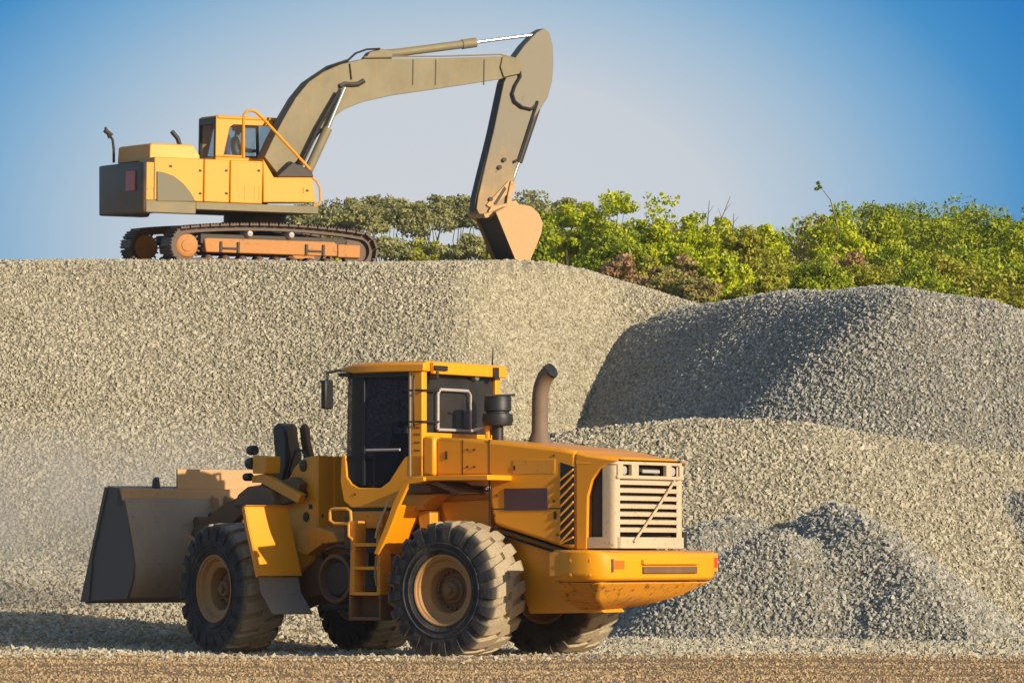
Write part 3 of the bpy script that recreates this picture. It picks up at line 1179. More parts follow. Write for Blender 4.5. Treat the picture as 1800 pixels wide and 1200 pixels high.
# lower tub
tub = R.poly([(600, 800), (607, 800), (610, 838), (618, 850), (630, 857), (668, 857), (684, 845), (703, 815), (712, 802), (723, 800), (742, 800),
              (742, 838), (720, 850), (700, 892), (618, 892), (604, 880), (598, 845)], wc)
m.prism(tub, wc - .05, wc)
m.prism(tub, -wc, -wc + .05)
m.box(rx(742, wc), rx(620, wc), -wc + .05, wc - .05, rz(892, 1.2, wc), rz(862, 1.2, wc))
m.build('cab_tub', YEL, loader, .012)
m = MB(R)
m.box(rx(683, wc), rx(618, wc), wc - .1, wc + .0, rz(905, 1.2, wc), rz(893, 1.2, wc))
m.box(rx(680, wc), rx(620, wc), -.8, wc - .05, rz(905, 1.2, wc), rz(893, 1.2, wc))
m.build('under_cab_gap', BK, loader, .0)
m = MB(R)
m.box(rx(672, 1.0), rx(614, 1.0), .55, 1.0, rz(928, 1.2, 1.0), rz(898, 1.2, 1.0))
m.build('battery_locker', YD, loader, .012)
# pillars
zr0 = rz(652, xr_, wc)
for sg in (1, -1):
    m = MB(R)
    m.box(xr_, xr_ + .17, sg * (wc - .10), sg * wc, z0c + .0, zr0)
    m.build('rear_pillar', YEL, loader, .012)
    m = MB(R)
    m.box(xr_ + .17, xr_ + .20, sg * (wc - .06), sg * (wc + .004), z0c + .1, zr0)
    m.build('door_seal', M['cream'] if sg > 0 else BK, loader, .004)
# front corner posts and frames
xdf = rx(639, wc)
for sg in (1, -1):
    m = MB(R)
    m.box(xdf - .012, xdf + .028, sg * (wc - .05), sg * (wc - .005), z0c, zr0)
    m.build('front_pillar', BK, loader, .006)
    m = MB(R)
    glassp = R.poly([(611, 655), (609, 735), (608, 800), (611, 838), (618, 850), (638, 853), (638, 655)], wc)
    m.prism(glassp, sg * (wc - .035), sg * (wc - .02))
    m.build('side_glass', M['glass_grey'], loader, 0)
    m = MB(R)
    dp_ = R.poly([(640, 655), (640, 853), (668, 853), (684, 841), (702, 812), (712, 800), (721, 797), (721, 655)], wc)
    m.prism(dp_, sg * (wc - .035), sg * (wc - .02))
    door = m.build('door_glass', M['glass'], loader, 0)
    m = MB(R)
    m.box(rx(722, wc), rx(610, wc), sg * (wc - .045), sg * (wc - .004), zr0 - .06, zr0)
    m.box(rx(722, wc), rx(716, wc), sg * (wc - .045), sg * (wc - .008), rz(797, 1.0, wc), zr0 - .06)
    m.build('door_frame', BK, loader, .006)
m = MB(R)
a_, b_ = R.p3(644, 791, wc + .02), R.p3(703, 790, wc + .02)
m.tube([a_, b_], .016, 8)
m.build('door_bar', M['silver'], loader, 0)
# windscreen, curved
m = MB(R)
ring0, ring1 = [], []
xf2 = rx(610, wc)
for k in range(9):
    y = wc - .03 - (2 * wc - .06) * k / 8
    bul = .16 * (1 - (y / wc) ** 2)
    ring0.append((xf2 - .04 + bul, y))
for i in range(8):
    (xa, ya), (xb, yb) = ring0[i], ring0[i + 1]
    m.add([(xa, ya, z0c - .1), (xb, yb, z0c - .1), (xb - .03, yb, zr0), (xa - .03, ya, zr0), (xa - .012, ya, z0c - .1), (xb - .012, yb, z0c - .1), (xb - .042, yb, zr0), (xa - .042, ya, zr0)],
          [(0, 1, 2, 3), (7, 6, 5, 4)], True)
m.build('windscreen', M['glass_grey'], loader, 0)
# floor and inner back wall
m = MB(R)
m.box(xr_ + .1, xf2 - .1, -wc + .06, wc - .06, z0c - .08, z0c - .04)
m.box(xr_ + .7, xf2 - .08, -.35, .35, z0c - .04, z0c + .45)
m.build('cab_floor', M['interior'], loader, .01)
# rear window wall
m = MB(R)
zq = rz(762, xr_, 0)
m.box(xr_ + .03, xr_ + .08, -wc + .1, wc - .1, z0c, zq)
m.build('cab_back_wall', YEL, loader, .01)
m = MB(R)
m.box(xr_ + .04, xr_ + .055, -wc + .1, wc - .1, zq, zr0)
m.build('rear_window', M['glass_grey'], loader, 0)
m = MB(R)
wa, za = R.wz(771, 684, xr_ - .03)
wb, zb_ = R.wz(828, 757, xr_ - .03)
m.tube([(xr_ - .02, wa, zb_), (xr_ - .02, wa, za - .05), (xr_ - .02, wa - .05, za), (xr_ - .02, wb + .05, za), (xr_ - .02, wb, za - .05), (xr_ - .02, wb, zb_), (xr_ - .02, wa, zb_ - .001)], .019, 8)
m.build('rear_window_frame', M['silver'], loader, 0)
m = MB(R)
wl, zl = R.wz(838, 662, xr_ - .02)
m.lathe([(.04, .045), (0, .05), (-.03, .045), (-.035, 0)], c=(xr_ - .0, wl, zl), axis='x', seg=16)
m.build('rear_work_lamp', M['steel'], loader, 0)
# rear side box in sunlight behind the cab
m = MB(R)
wa, za = R.wz(745, 766, xr_ - .1)
m.box(xr_ - .17, xr_ - .0, .56, .79, rz(836, xr_, .7), za)
m.build('side_locker', YEL, loader, .03)
for py in (686, 741):
    m = MB(R)
    a_, b_ = R.p3(720, py, wc + .04), (xr_ - .02, wc + .04, R.xz(720, py, wc + .04)[1])
    wz2 = R.wz(771, py, xr_ - .04)
    m.tube([a_, (xr_ + .02, wc + .045, b_[2]), (xr_ - .03, wc + .02, b_[2]), (xr_ - .04, wz2[0], wz2[1])], .013, 6)
    m.build('hinge_rod', BK, loader, 0)
# roof
m = MB(R)
zru, zrt = zr0, rz(634, xr_, wc)
xfr = rx(590, wc + .03)
m.hull_sections([
    [(x, -hw, zru + a), (x, hw, zru + a), (x, hw - .01, zrt - .03 + b), (x, hw - .1, zrt + b), (x, -hw + .1, zrt + b), (x, -hw + .01, zrt - .03 + b)]
    for x, hw, a, b in ((xr_ - .04, wc + .03, 0, 0), (xr_ + .6, wc + .04, 0, .01), (xf2 - .1, wc + .03, .0, .0), (xfr, wc - .06, .03, -.035))])
m.build('cab_roof', YEL, loader, .015)
m = MB(R)
m.box(xr_ - .10, xr_ - .045, -wc + .0, wc - .1, zru - .03, zrt - .015)
m.build('roof_rear_visor', YEL, loader, .012)
for bx_ in ((xr_ - .13, xr_ - .10, .45, .70, zru + .01, zru + .07), (xr_ - .13, xr_ - .10, -.60, -.50, zru - .05, zru + .09), (xr_ - .12, xr_ + .0, .62, .66, zru - .10, zru + .0)):
    m = MB(R)
    m.box(*bx_)
    m.build('roof_bracket', BK, loader, .006)
m = MB(R)
m.box(xf2 - .05, xfr - .03, -wc + .1, wc + .02, zru - .035, zru + .01)
m.build('front_visor', BK, loader, .006)
# mirrors
for sg in (1, -1):
    m = MB(R)
    wm = sg * (wc + .12)
    a_ = R.xz(600, 650, wc)
    b_ = R.xz(577, 655, wc + .12)
    c_ = R.xz(576, 668, wc + .12)
    m.tube([(a_[0], sg * wc, a_[1]), (b_[0] + .02, wm, b_[1]), (c_[0], wm, c_[1])], .018, 8)
    arm = m.build('mirror_arm', BK, loader, 0)
    m = MB(R)
    t_, u_ = R.xz(577, 668, wc + .12), R.xz(575, 719, wc + .12)
    m.box(t_[0] - .03, t_[0] + .05, wm - .07, wm + .09, u_[1], t_[1])
    m.build('mirror', BK, arm, .02)

# seat and steering inside
m = MB(R)
m.box(1.0, 1.45, -.22, .22, z0c + .35, z0c + .47)
m.box(.92, 1.02, -.22, .22, z0c + .45, z0c + 1.05)
m.box(1.05, 1.35, -.15, .15, z0c - .04, z0c + .35)
m.build('driver_seat', M['seat'], loader, .04)
m = MB(R)
m.tube([(1.75, 0, z0c + .3), (1.62, 0, z0c + .62)], .03, 8)
tor = [(1.60 + .05 * math.sin(a), .19 * math.cos(a), z0c + .64 + .17 * math.sin(a) * .9) for a in np.linspace(0, 2 * math.pi, 25)]
m.tube(tor, .014, 6, caps=False)
m.build('steering_wheel', BK, loader, 0)

# platform, fender, ladder ---------------------------------------
wp = 1.22
m = MB(R)
m.box(rx(857, wp), rx(722, wp), .70, wp, rz(845, .5, wp), rz(836, .5, wp))
m.build('platform', YEL, loader, .01)
m = MB(R)
m.prism(R.poly([(752, 846), (805, 868), (812, 866), (775, 846)], 1.1), .60, 1.15)
m.prism(R.poly([(706, 852), (757, 852), (757, 866), (703, 866)], 1.0), .60, 1.0)
m.build('platform_bracket', BR, loader, .008)
m = MB(R)
m.prism(R.poly([(726, 838), (745, 838), (745, 845), (718, 850), (700, 890), (683, 935), (664, 975), (657, 972), (676, 925), (690, 885), (708, 848)], 1.30), 1.25, 1.30)
m.build('fender_side_rail', YEL, loader, .008)
m = MB(R)
fp = R.poly([(700, 888), (692, 905), (676, 940), (659, 974)], 1.26)
m.plate(fp, .02, .74, 1.26)
m.build('rear_fender', YEL, loader, .006)
m = MB(R)
fp = R.poly([(659, 976), (657, 1010), (660, 1030)], 1.26)
m.plate(fp, .015, .72, 1.24)
m.build('fender_flap', M['grey_flap'], loader, .004)
m = MB(R)
m.prism(R.poly([(733, 898), (756, 897), (756, 930), (738, 928)], .8), .6, .8)
m.build('step_bracket', YD, loader, .01)
m = MB(R)
m.prism(R.poly([(700, 868), (770, 868), (748, 884), (740, 896), (700, 898)], .9), .58, .9)
m.build('wheel_arch_panel', YD, loader, .01)
# ladder
wl_ = 1.22
lad = MB(R)
lad.prism(R.poly([(617, 915), (624, 915), (622, 1045), (614, 1045)], wl_), wl_ - .22, wl_ - .0)
ladder = lad.build('ladder_rail', YD, loader, .006)
lad = MB(R)
lad.prism(R.poly([(661, 925), (667, 925), (668, 1045), (662, 1045)], wl_), wl_ - .22, wl_ - .0)
lad.build('ladder_rail', YD, loader, .006)
for py in (957, 998, 1043):
    m = MB(R)
    p, q = R.xz(620, py - 3, wl_), R.xz(664, py + 3, wl_)
    m.box(q[0], p[0], wl_ - .22, wl_ + .01, q[1], p[1])
    m.build('ladder_rung', YEL, loader, .006)
m = MB(R)
p, q = R.xz(613, 1046, wl_), R.xz(669, 1090, wl_)
m.box(q[0], p[0], wl_ - .24, wl_ - .0, q[1], q[1] + .04)
m.box(q[0], q[0] + .03, wl_ - .24, wl_, q[1] + .04, p[1])
m.box(p[0] - .03, p[0], wl_ - .24, wl_, q[1] + .04, p[1])
m.box(q[0] + .03, p[0] - .03, wl_ - .24, wl_ - .21, q[1] + .04, p[1])
m.build('bottom_step', BR, loader, .006)
m = MB(R)
w_ = 1.24
pts_ = [(582, 895), (588, 894), (610, 894), (616, 898), (617, 914), (612, 920), (588, 920), (580, 914), (580, 900)]
pp = [R.p3(a, b, w_) for a, b in pts_]
m.tube(pp + [pp[0]], .020, 8)
m.tube([R.p3(613, 920, w_), R.p3(613, 942, w_), R.p3(620, 948, w_)], .018, 8)
m.build('grab_handle', YD, loader, 0)
m = MB(R)
m.tube([R.p3(684, 880, 1.24), R.p3(672, 905, 1.24), R.p3(662, 935, 1.24), R.p3(660, 945, 1.24)], .014, 8)
m.build('stair_handrail', M['cream'], loader, 0)
# lower mass behind ladder: tank
m = MB(R)
m.prism(R.poly([(624, 925), (690, 925), (690, 1040), (628, 1040)], .9), .45, .88)
m.build('hydraulic_tank', DK, loader, .03)
m = MB(R)
m.lathe([(-.1, .0), (-.1, .05), (.1, .05), (.1, 0)], c=(rx(640, .95), .93, rz(985, 1.2, .95)), axis='z', seg=14)
m.build('oil_filter', M['silver'], loader, 0)

# front frame -----------------------------------------------------
def fx(px, w_, py=900):
    return Fr.xz(px, py, w_)[0]


wt = .42
m = MB(Fr)
tow = Fr.poly([(492, 890), (505, 845), (518, 820), (535, 804), (556, 800), (556, 952), (545, 985), (520, 1010), (490, 1010), (480, 940)], wt)
m.prism(tow, .24, wt)
m.build('tower_plate', YEL, loader, .015)
m = MB(Fr)
m.prism(tow, -wt, -.24)
m.build('tower_plate', YEL, loader, .015)
m = MB(Fr)
x1 = tow[4][0]
m.box(x1 - .02, x1 + .25, -.24, .24, tow[6][1], tow[4][1] - .03)
m.prism([(x1 - .015, tow[4][1] - .3), (x1 + .02, tow[4][1] - .3), (x1 + .02, tow[4][1] - .01), (x1 - .015, tow[4][1] - .01)], -wt, wt)
m.build('tower_back', YEL, loader, .015)
# narrow vertical panel beside tower (sunlit rear face with folds)
m = MB(Fr)
for y0, y1, d in ((.42, .20, .03), (.20, -.05, .06), (-.05, -.30, .0)):
    m.box(x1 - .02 - d, x1 - .015, y1, y0, tow[5][1], tow[4][1] - .01)
m.build('tower_cover', YEL, loader, .02)
for px, py, rr in ((534, 818, .075), (524, 850, .055), (538, 868, .045), (547, 890, .03), (539, 908, .06)):
    x, z = Fr.xz(px, py, wt)
    m = MB(Fr)
    m.lathe([(0, rr), (.02, rr), (.025, rr * .6), (.03, 0)], c=(x, wt, z), axis='y', seg=18)
    m.build('dark_hole_disc', DK, loader, 0)  # dark disc standing in for a shaded hole in the tower plate
# lamp bracket
m = MB(Fr)
m.prism(Fr.poly([(527, 868), (520, 884), (455, 848), (440, 848), (440, 836), (462, 832)], .62), .52, .60)
m.build('lamp_arm', YEL, loader, .008)
m = MB(Fr)
m.prism(Fr.poly([(446, 800), (470, 802), (469, 832), (446, 832)], .62), .42, .64)
m.build('lamp_box', YEL, loader, .012)
for px, py, rr, wq in ((445, 814, .075, .60), (446, 791, .06, .52), (438, 838, .05, .60)):
    x, z = Fr.xz(px, py, wq)
    m = MB(Fr)
    m.lathe([(.09, 0), (.09, rr), (-.03, rr * 1.05), (-.04, rr * .8), (-.03, 0)], c=(x, wq, z), axis='x', seg=16)
    m.build('front_lamp', BK, loader, .004)
# bell crank and tilt cylinder
m = MB(Fr)
m.prism(Fr.poly([(490, 752), (498, 743), (507, 748), (512, 775), (513, 815), (505, 850), (493, 888), (470, 888), (468, 862), (482, 835), (494, 805), (491, 778)], .0), -.09, .09)
m.build('bell_crank', BK, loader, .015)
m = MB(Fr)
for w0, w1 in ((-.13, -.06), (.06, .13)):
    m.prism(Fr.poly([(513, 752), (519, 744), (524, 752), (526, 775), (532, 800), (530, 830), (518, 830), (520, 800), (516, 778)], .0), w0 - .05, w1 - .05)
m.build('crank_fork', BR, loader, .01)
m = MB(Fr)
m.tube([Fr.p3(460, 858, 0), Fr.p3(500, 815, 0)], .045, 12)
m.build('tilt_rod', BK, loader, 0)
m = MB(Fr)
m.prism(Fr.poly([(424, 890), (434, 868), (450, 855), (470, 852), (492, 862), (497, 890)], .5), .34, .64)
m.build('shaded_lift_cover', M['counter'], loader, .03)  # lift linkage piece, its shade put into the dark colour
# lift arms
for sg in (1, -1):
    m = MB(Fr)
    ws = .48 * sg
    m.prism(Fr.poly([(520, 838), (535, 850), (525, 880), (430, 905), (380, 950), (338, 1000), (322, 985), (345, 930), (400, 885), (450, 862)], .48), ws - .06, ws + .06)
    m.build('lift_arm', BR if sg > 0 else YD, loader, .012)
    m = MB(Fr)
    m.tube([Fr.p3(500, 985, .40 * sg), Fr.p3(420, 935, .40 * sg)], .07, 12)
    m.tube([Fr.p3(425, 938, .40 * sg), Fr.p3(370, 905, .40 * sg)], .04, 10)
    m.build('lift_cylinder', DK, loader, 0)
m = MB(Fr)
m.tube([(fx(400, 0), -.48, Fr.xz(400, 920, 0)[1]), (fx(400, 0), .48, Fr.xz(400, 920, 0)[1])], .09, 12)
m.build('cross_tube', BR, loader, 0)

# front fender behind the front wheel
m = MB(Fr)
path = Fr.poly([(430, 889), (436, 925), (445, 965), (455, 1011)], 1.33)
m.plate(path, .02, .70, 1.33)
m.plate([(p[0] + .0, p[1]) for p in path], .07, 1.31, 1.335)
m.plate(Fr.poly([(426, 889), (433, 887)], 1.33), .01, .68, 1.34)
m.build('front_fender', YEL, loader, .006)
m = MB(Fr)
path = Fr.poly([(455, 1013), (459, 1040), (480, 1078)], 1.30)
m.plate(path, .015, .72, 1.30)
m.build('front_flap', M['grey_flap'], loader, .004)
# frame and articulation
m = MB(Fr)
m.prism(Fr.poly([(440, 950), (556, 950), (575, 985), (575, 1045), (500, 1062), (440, 1050)], .3), -.35, .35)
m.build('front_frame', BR, loader, .02)
mid = Frame(piv, (Fx + Fx2).normalized(), (Nx + Nx2).normalized(), Zv)
m = MB(mid)
m.lathe([(-.03, .30), (.06, .30), (.07, .26), (.0, .245), (-.02, .24), (-.02, .0)], c=(.22, .55, .95), axis='y', seg=36)
hubr = m.build('drive_housing_ring', BR, loader, 0)
m = MB(mid)
m.lathe([(0, 0), (0, .23), (.03, .2), (.035, 0)], c=(.22, .54, .95), axis='y', seg=30)
m.build('drive_housing_disc', DK, hubr, 0)
m = MB(mid)
m.box(-.4, .35, -.30, .44, .55, 1.30)
m.box(-.34, -.16, -.30, .50, .62, 1.22)
m.tube([(0, 0, .45), (0, 0, 1.5)], .14, 16)
m.build('articulation_joint', BR, loader, .03)
m = MB(mid)
m.tube([(-.5, .5, .62), (.6, .42, .60)], .05, 10)
m.build('steering_cylinder', DK, loader, 0)
m = MB(mid)
m.tube([(-.4, .62, 1.28), (.1, .66, 1.36), (.5, .5, 1.30)], .025, 8)
m.build('steering_hose', DK, loader, 0)
m = MB(Fr)
m.prism(Fr.poly([(530, 930), (560, 925), (592, 935), (600, 952), (572, 955), (545, 975), (528, 970)], .5), .1, .55)
m.build('hose_guard', YD, loader, .01)

# bucket -----------------------------------------------------------
wB = 1.47
prof = Fr.poly([(145, 1056), (150, 1052), (200, 1050), (222, 1046), (232, 1015), (232, 985), (226, 945), (218, 900), (213, 873), (207, 862), (186, 857)], wB)
m = MB(Fr)
m.plate(prof, .03, -wB + .03, wB - .03, True)
bk = m.build('bucket', M['bucket_shaded'], loader, 0)
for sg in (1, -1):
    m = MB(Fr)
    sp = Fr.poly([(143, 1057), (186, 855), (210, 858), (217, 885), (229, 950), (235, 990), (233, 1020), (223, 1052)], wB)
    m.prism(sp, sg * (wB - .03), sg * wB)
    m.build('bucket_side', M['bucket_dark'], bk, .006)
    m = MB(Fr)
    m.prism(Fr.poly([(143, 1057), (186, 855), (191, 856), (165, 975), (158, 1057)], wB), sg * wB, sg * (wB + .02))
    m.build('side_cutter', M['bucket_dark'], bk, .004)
# spill guard and upper back plate
m = MB(Fr)
p = Fr.xz(212, 892, wB)
q = Fr.xz(207, 858, wB)
m.box(p[0] - .05, q[0] + .02, -wB, wB, p[1], q[1])
xq = q[0]
zs = Fr.wz(310, 824, xq)
m.box(xq - .03, xq + .01, -wB + .1, zs[0], q[1], zs[1])
m.build('spill_guard', M['bucket_tan'], bk, .008)
m = MB(Fr)
a_ = Fr.wz(278, 842, xq)
m.prism([(xq - .02, q[1]), (xq + .12, q[1]), (xq + .10, q[1] + .12), (xq + .03, q[1] + .16)], a_[0] - .03, a_[0] + .03)
m.build('bucket_hook', BK, bk, .006)
for wq in (.48, -.48):
    m = MB(Fr)
    bx = Fr.xz(225, 930, wB)[0]
    m.prism([(bx + .05, 1.55), (bx - .25, 1.45), (bx - .32, 1.15), (bx - .20, .95), (bx + .0, .85)], wq - .14, wq - .09)
    m.prism([(bx + .05, 1.55), (bx - .25, 1.45), (bx - .32, 1.15), (bx - .20, .95), (bx + .0, .85)], wq + .09, wq + .14)
    m.build('bucket_bracket', M['bucket_tan'], bk, .008)
m = MB(Fr)
bx = Fr.xz(213, 873, wB)[0]
for wq in (-.1, .1):
    m.prism([(bx + .05, 2.05), (bx - .22, 1.98), (bx - .25, 1.78), (bx + .0, 1.55)], wq - .03, wq + .03)
m.build('tilt_bracket', M['bucket_tan'], bk, .008)
m = MB(Fr)
m.tube([(bx - .2, 0, 1.87), Fr.p3(470, 880, 0)], .06, 12)
m.build('bucket_link', BR, loader, 0)

# small fittings on the loader
m = MB(Fr)
m.tube([Fr.p3(a, b, .30) for a, b in ((540, 806), (532, 792), (520, 790), (512, 812), (505, 840))], .018, 7)
m.build('hydraulic_hose', BK, loader, 0)
m = MB(Fr)
m.tube([Fr.p3(a, b, .36) for a, b in ((553, 850), (566, 905), (562, 945), (570, 985), (590, 1000))], .022, 7)
m.build('hydraulic_hose', BK, loader, 0)
m = MB(mid)
m.tube([(.35, .30, 1.15), (.1, .52, 1.24), (-.3, .5, 1.12), (-.55, .42, 1.2)], .024, 7)
m.build('hydraulic_hose', BK, loader, 0)
m = MB(mid)
m.tube([(.4, .34, .62), (.0, .60, .52), (-.45, .5, .62)], .024, 7)
m.build('hydraulic_hose', BK, loader, 0)
m = MB(R)
m.tube([R.p3(728, 660, wc + .05), R.p3(727, 668, wc + .09), R.p3(727, 742, wc + .09), R.p3(728, 748, wc + .05)], .013, 7)
m.build('pillar_grab_bar', BK, loader, 0)
m = MB(R)
m.box(rx(718, wc), rx(712, wc), wc - .01, wc + .025, rz(762, .9, wc), rz(748, .9, wc))
m.build('door_handle', BK, loader, .004)
m = MB(R)
m.tube([(xr_ + .05, -wc + .1, zrt - .02), (xr_ + .04, -wc + .1, zrt + .22)], [.012, .006], 6)
m.build('aerial', BK, loader, 0)
for py_ in (750, 762, 776, 790):
    m = MB(R)
    a_, b_ = R.xz(728, py_, wc), R.xz(739, py_ + 2.2, wc)
    m.box(b_[0], a_[0], wc - .004, wc + .006, b_[1], a_[1])
    m.build('pillar_louvre', BR, loader, .002)
for px_, py_ in ((1035, 985), (1035, 1010), (1002, 985), (1002, 1010)):
    x_, z_ = R.xz(px_, py_, 1.27)
    m = MB(R)
    m.lathe([(-.02, .022), (.012, .022), (.016, 0)], c=(x_, 1.262, z_), axis='y', seg=8, smooth=False)
    m.build('bolt', YD, loader, 0)
for px_, py_, rr_ in ((625, 868, .012), (700, 880, .012), (875, 870, .014), (975, 800, .012), (870, 905, .014), (980, 940, .014)):
    wq_ = wc if px_ < 760 else wh
    x_, z_ = R.xz(px_, py_, wq_)
    m = MB(R)
    m.lathe([(-.01, rr_ * 1.3), (.008, rr_ * 1.3), (.012, 0)], c=(x_, wq_, z_), axis='y', seg=8, smooth=False)
    m.build('bolt', BR, loader, 0)

# ------------------------------------------------------------------ excavator
aE, ro = math.radians(24.5), math.radians(3.0)
f_ = Vector((math.cos(aE), math.sin(aE), 0))
l_ = Vector((-math.sin(aE) * math.cos(ro), math.cos(aE) * math.cos(ro), math.sin(ro)))
u_ = f_.cross(l_).normalized()
E = Frame((-5.25, 82, 7.05), f_, l_, u_)
exc = empty('excavator', E.mat)
tag(exc, 'yellow crawler excavator with dusty grey-tan boom standing on top of the gravel bank', 'excavator')
EY = M['exc_yellow']


def ex_(px, w_, py=330):
    return E.xz(px, py, w_)[0]


xs, zs_ = E.xz(333, 431, -1.5)
xi2, _ = E.xz(634, 433, -1.5)
Rt = .355
# track path (centre line of the shoes)
top = []
path = []
for k in range(13):  # sprocket end (rear), going over the top
    a = math.radians(270 - 180 * k / 12)
    path.append((xs + Rt * math.cos(a), zs_ + Rt * math.sin(a)))
for t in np.linspace(0, 1, 20)[1:-1]:
    bul = .10 * math.sin(math.pi * t) ** .8
    path.append((xs + (xi2 - xs) * t, zs_ + Rt + bul))
for k in range(13):
    a = math.radians(90 - 180 * k / 12)
    path.append((xi2 + Rt * math.cos(a), zs_ + Rt * math.sin(a)))
path.append(path[0])
seg = [math.hypot(b[0] - a[0], b[1] - a[1]) for a, b in zip(path[:-1], path[1:])]
tot = sum(seg)
nsh = 46
shoe = MB()
shoe.box(-.088, .088, -.30, .30, -.022, .014)
for xx in (-.07, -.01, .05):
    shoe.box(xx, xx + .018, -.295, .295, .011, .038)
shoe.box(-.06, .07, -.12, -.07, -.07, -.011)
shoe.box(-.06, .07, .07, .12, -.07, -.011)
SH = shoe.mesh('track_shoe')
SH.materials.append(M['track'])
for side in (-1, 1):
    wc_ = side * 1.2
    fm = E.mat @ Matrix.Translation((0, wc_, 0))
    tr = empty('track', fm, exc)
    for k in range(nsh):
        d = tot * k / nsh
        i = 0
        while d > seg[i]:
            d -= seg[i]
            i += 1
        a, b = path[i], path[i + 1]
        t = d / seg[i]
        x, z = a[0] + (b[0] - a[0]) * t, a[1] + (b[1] - a[1]) * t
        ang = math.atan2(b[1] - a[1], b[0] - a[0])
        o = bpy.data.objects.new('track_shoe', SH)
        C.objects.link(o)
        o.parent = tr
        o.location = (x, 0, z)
        o.rotation_euler = (0, -ang, 0)
    s = side
    m = MB(E)
    y0, y1 = sorted((s * 1.02, s * 1.39))
    npt = len(path) - 1
    ccx, ccz = (xs + xi2) / 2, zs_
    inn_ = []
    for i in range(npt):
        a, b = path[i - 1 if i else npt - 1], path[(i + 1) % npt]
        dx, dz = b[0] - a[0], b[1] - a[1]
        l = math.hypot(dx, dz)
        nx_, nz2 = dz / l, -dx / l
        if (ccx - path[i][0]) * nx_ * .01 + (ccz - path[i][1]) * nz2 < 0 and abs(path[i][0] - ccx) < 1.6:
            nx_, nz2 = -nx_, -nz2
        inn_.append((nx_, nz2))
    ra = [(p[0] + q[0] * .022, p[1] + q[1] * .022) for p, q in zip(path[:-1], inn_)]
    rb = [(p[0] + q[0] * .12, p[1] + q[1] * .12) for p, q in zip(path[:-1], inn_)]
    for i in range(npt):
        j = (i + 1) % npt
        m.add([(ra[i][0], y0, ra[i][1]), (ra[j][0], y0, ra[j][1]), (rb[j][0], y0, rb[j][1]), (rb[i][0], y0, rb[i][1]),
               (ra[i][0], y1, ra[i][1]), (ra[j][0], y1, ra[j][1]), (rb[j][0], y1, rb[j][1]), (rb[i][0], y1, rb[i][1])],
              [(0, 1, 2, 3), (4, 7, 6, 5), (0, 4, 5, 1), (3, 2, 6, 7)])
    m.build('track_chain', M['track'], tr, 0)
    m = MB(E)
    y0, y1 = sorted((s * 1.02, s * 1.30))
    m.box(xs + .3, xi2 - .2, y0, y1, zs_ + .05, zs_ + .24)
    m.build('frame_top', DK, tr, .01)
    m = MB(E)
    y0, y1 = sorted((s * 1.08, s * 1.34))
    zt_, zb2 = zs_ + .16, zs_ - .12
    m.prism([(xs + .36, zt_ - .02), (xs + .45, zt_), (xi2 - .50, zt_), (xi2 - .42, zt_ - .05), (xi2 - .42, zb2), (xs + .40, zb2)], y0, y1)
    m.build('track_frame', M['track_orange'], tr, .02)
    m = MB(E)
    y0, y1 = sorted((s * 1.06, s * 1.37))
    m.prism([(xi2 - .43, zt_ - .04), (xi2 + .05, zt_ - .05), (xi2 + .05, zb2 - .02), (xi2 - .43, zb2 - .02)], y0, y1)
    m.build('idler_guard', M['track_orange'], tr, .02)
    m = MB(E)
    m.lathe([(s * 1.0, 0), (s * 1.0, .24), (s * 1.30, .24), (s * 1.31, .225), (s * 1.36, .222), (s * 1.372, .205), (s * 1.373, .12), (s * 1.39, .11), (s * 1.391, 0)], c=(xs, 0, zs_), axis='y', seg=28)
    m.build('drive_motor', M['track_orange'], tr, 0)
    m = MB(E)
    for k in range(20):
        a = 2 * math.pi * k / 20
        m.prism([(xs + r_ * math.cos(a + da), zs_ + r_ * math.sin(a + da)) for r_, da in ((.24, -.1), (.33, -.04), (.33, .04), (.24, .1))], s * 1.17, s * 1.23)
    m.lathe([(s * 1.17, 0), (s * 1.17, .27), (s * 1.23, .27), (s * 1.23, 0)], c=(xs, 0, zs_), seg=28)
    m.build('sprocket', M['track'], tr, 0)
    m = MB(E)
    m.lathe([(s * 1.1, 0), (s * 1.1, .3), (s * 1.3, .3), (s * 1.3, 0)], c=(xi2, 0, zs_), seg=28)
    m.build('idler', M['track'], tr, 0)
    for t in np.linspace(.13, .82, 8):
        m = MB(E)
        m.lathe([(s * 1.08, 0), (s * 1.08, .085), (s * 1.34, .085), (s * 1.37, .05), (s * 1.38, 0)], c=(xs + (xi2 - xs) * t, 0, zs_ - .25), seg=16)
        m.build('roller', M['track'], tr, 0)
    for px in (440, 513):
        cx = ex_(px, -1.4, 408)
        m = MB(E)
        m.lathe([(s * 1.05, 0), (s * 1.05, .09), (s * 1.3, .09), (s * 1.34, .06), (s * 1.40, .055), (s * 1.41, 0)], c=(cx, 0, zs_ + .27), seg=16)
        m.box(cx - .04, cx + .04, min(s * 1.1, s * 1.25), max(s * 1.1, s * 1.25), zs_ + .14, zs_ + .26)
        m.build('carrier_roller', M['silver'], tr, 0)
    for px in (405, 555):
        cx = ex_(px, -1.4, 433)
        m = MB(E)
        y0, y1 = sorted((s * 1.34, s * 1.37))
        for dx in (-.20, .16):
            m.box(cx + dx, cx + dx + .05, y0, y1, zs_ - .12, zs_ + .10)
        m.box(cx - .15, cx + .16, y0, y1, zs_ - .05, zs_ - .01)
        m.build('frame_bracket', DK, tr, .006)
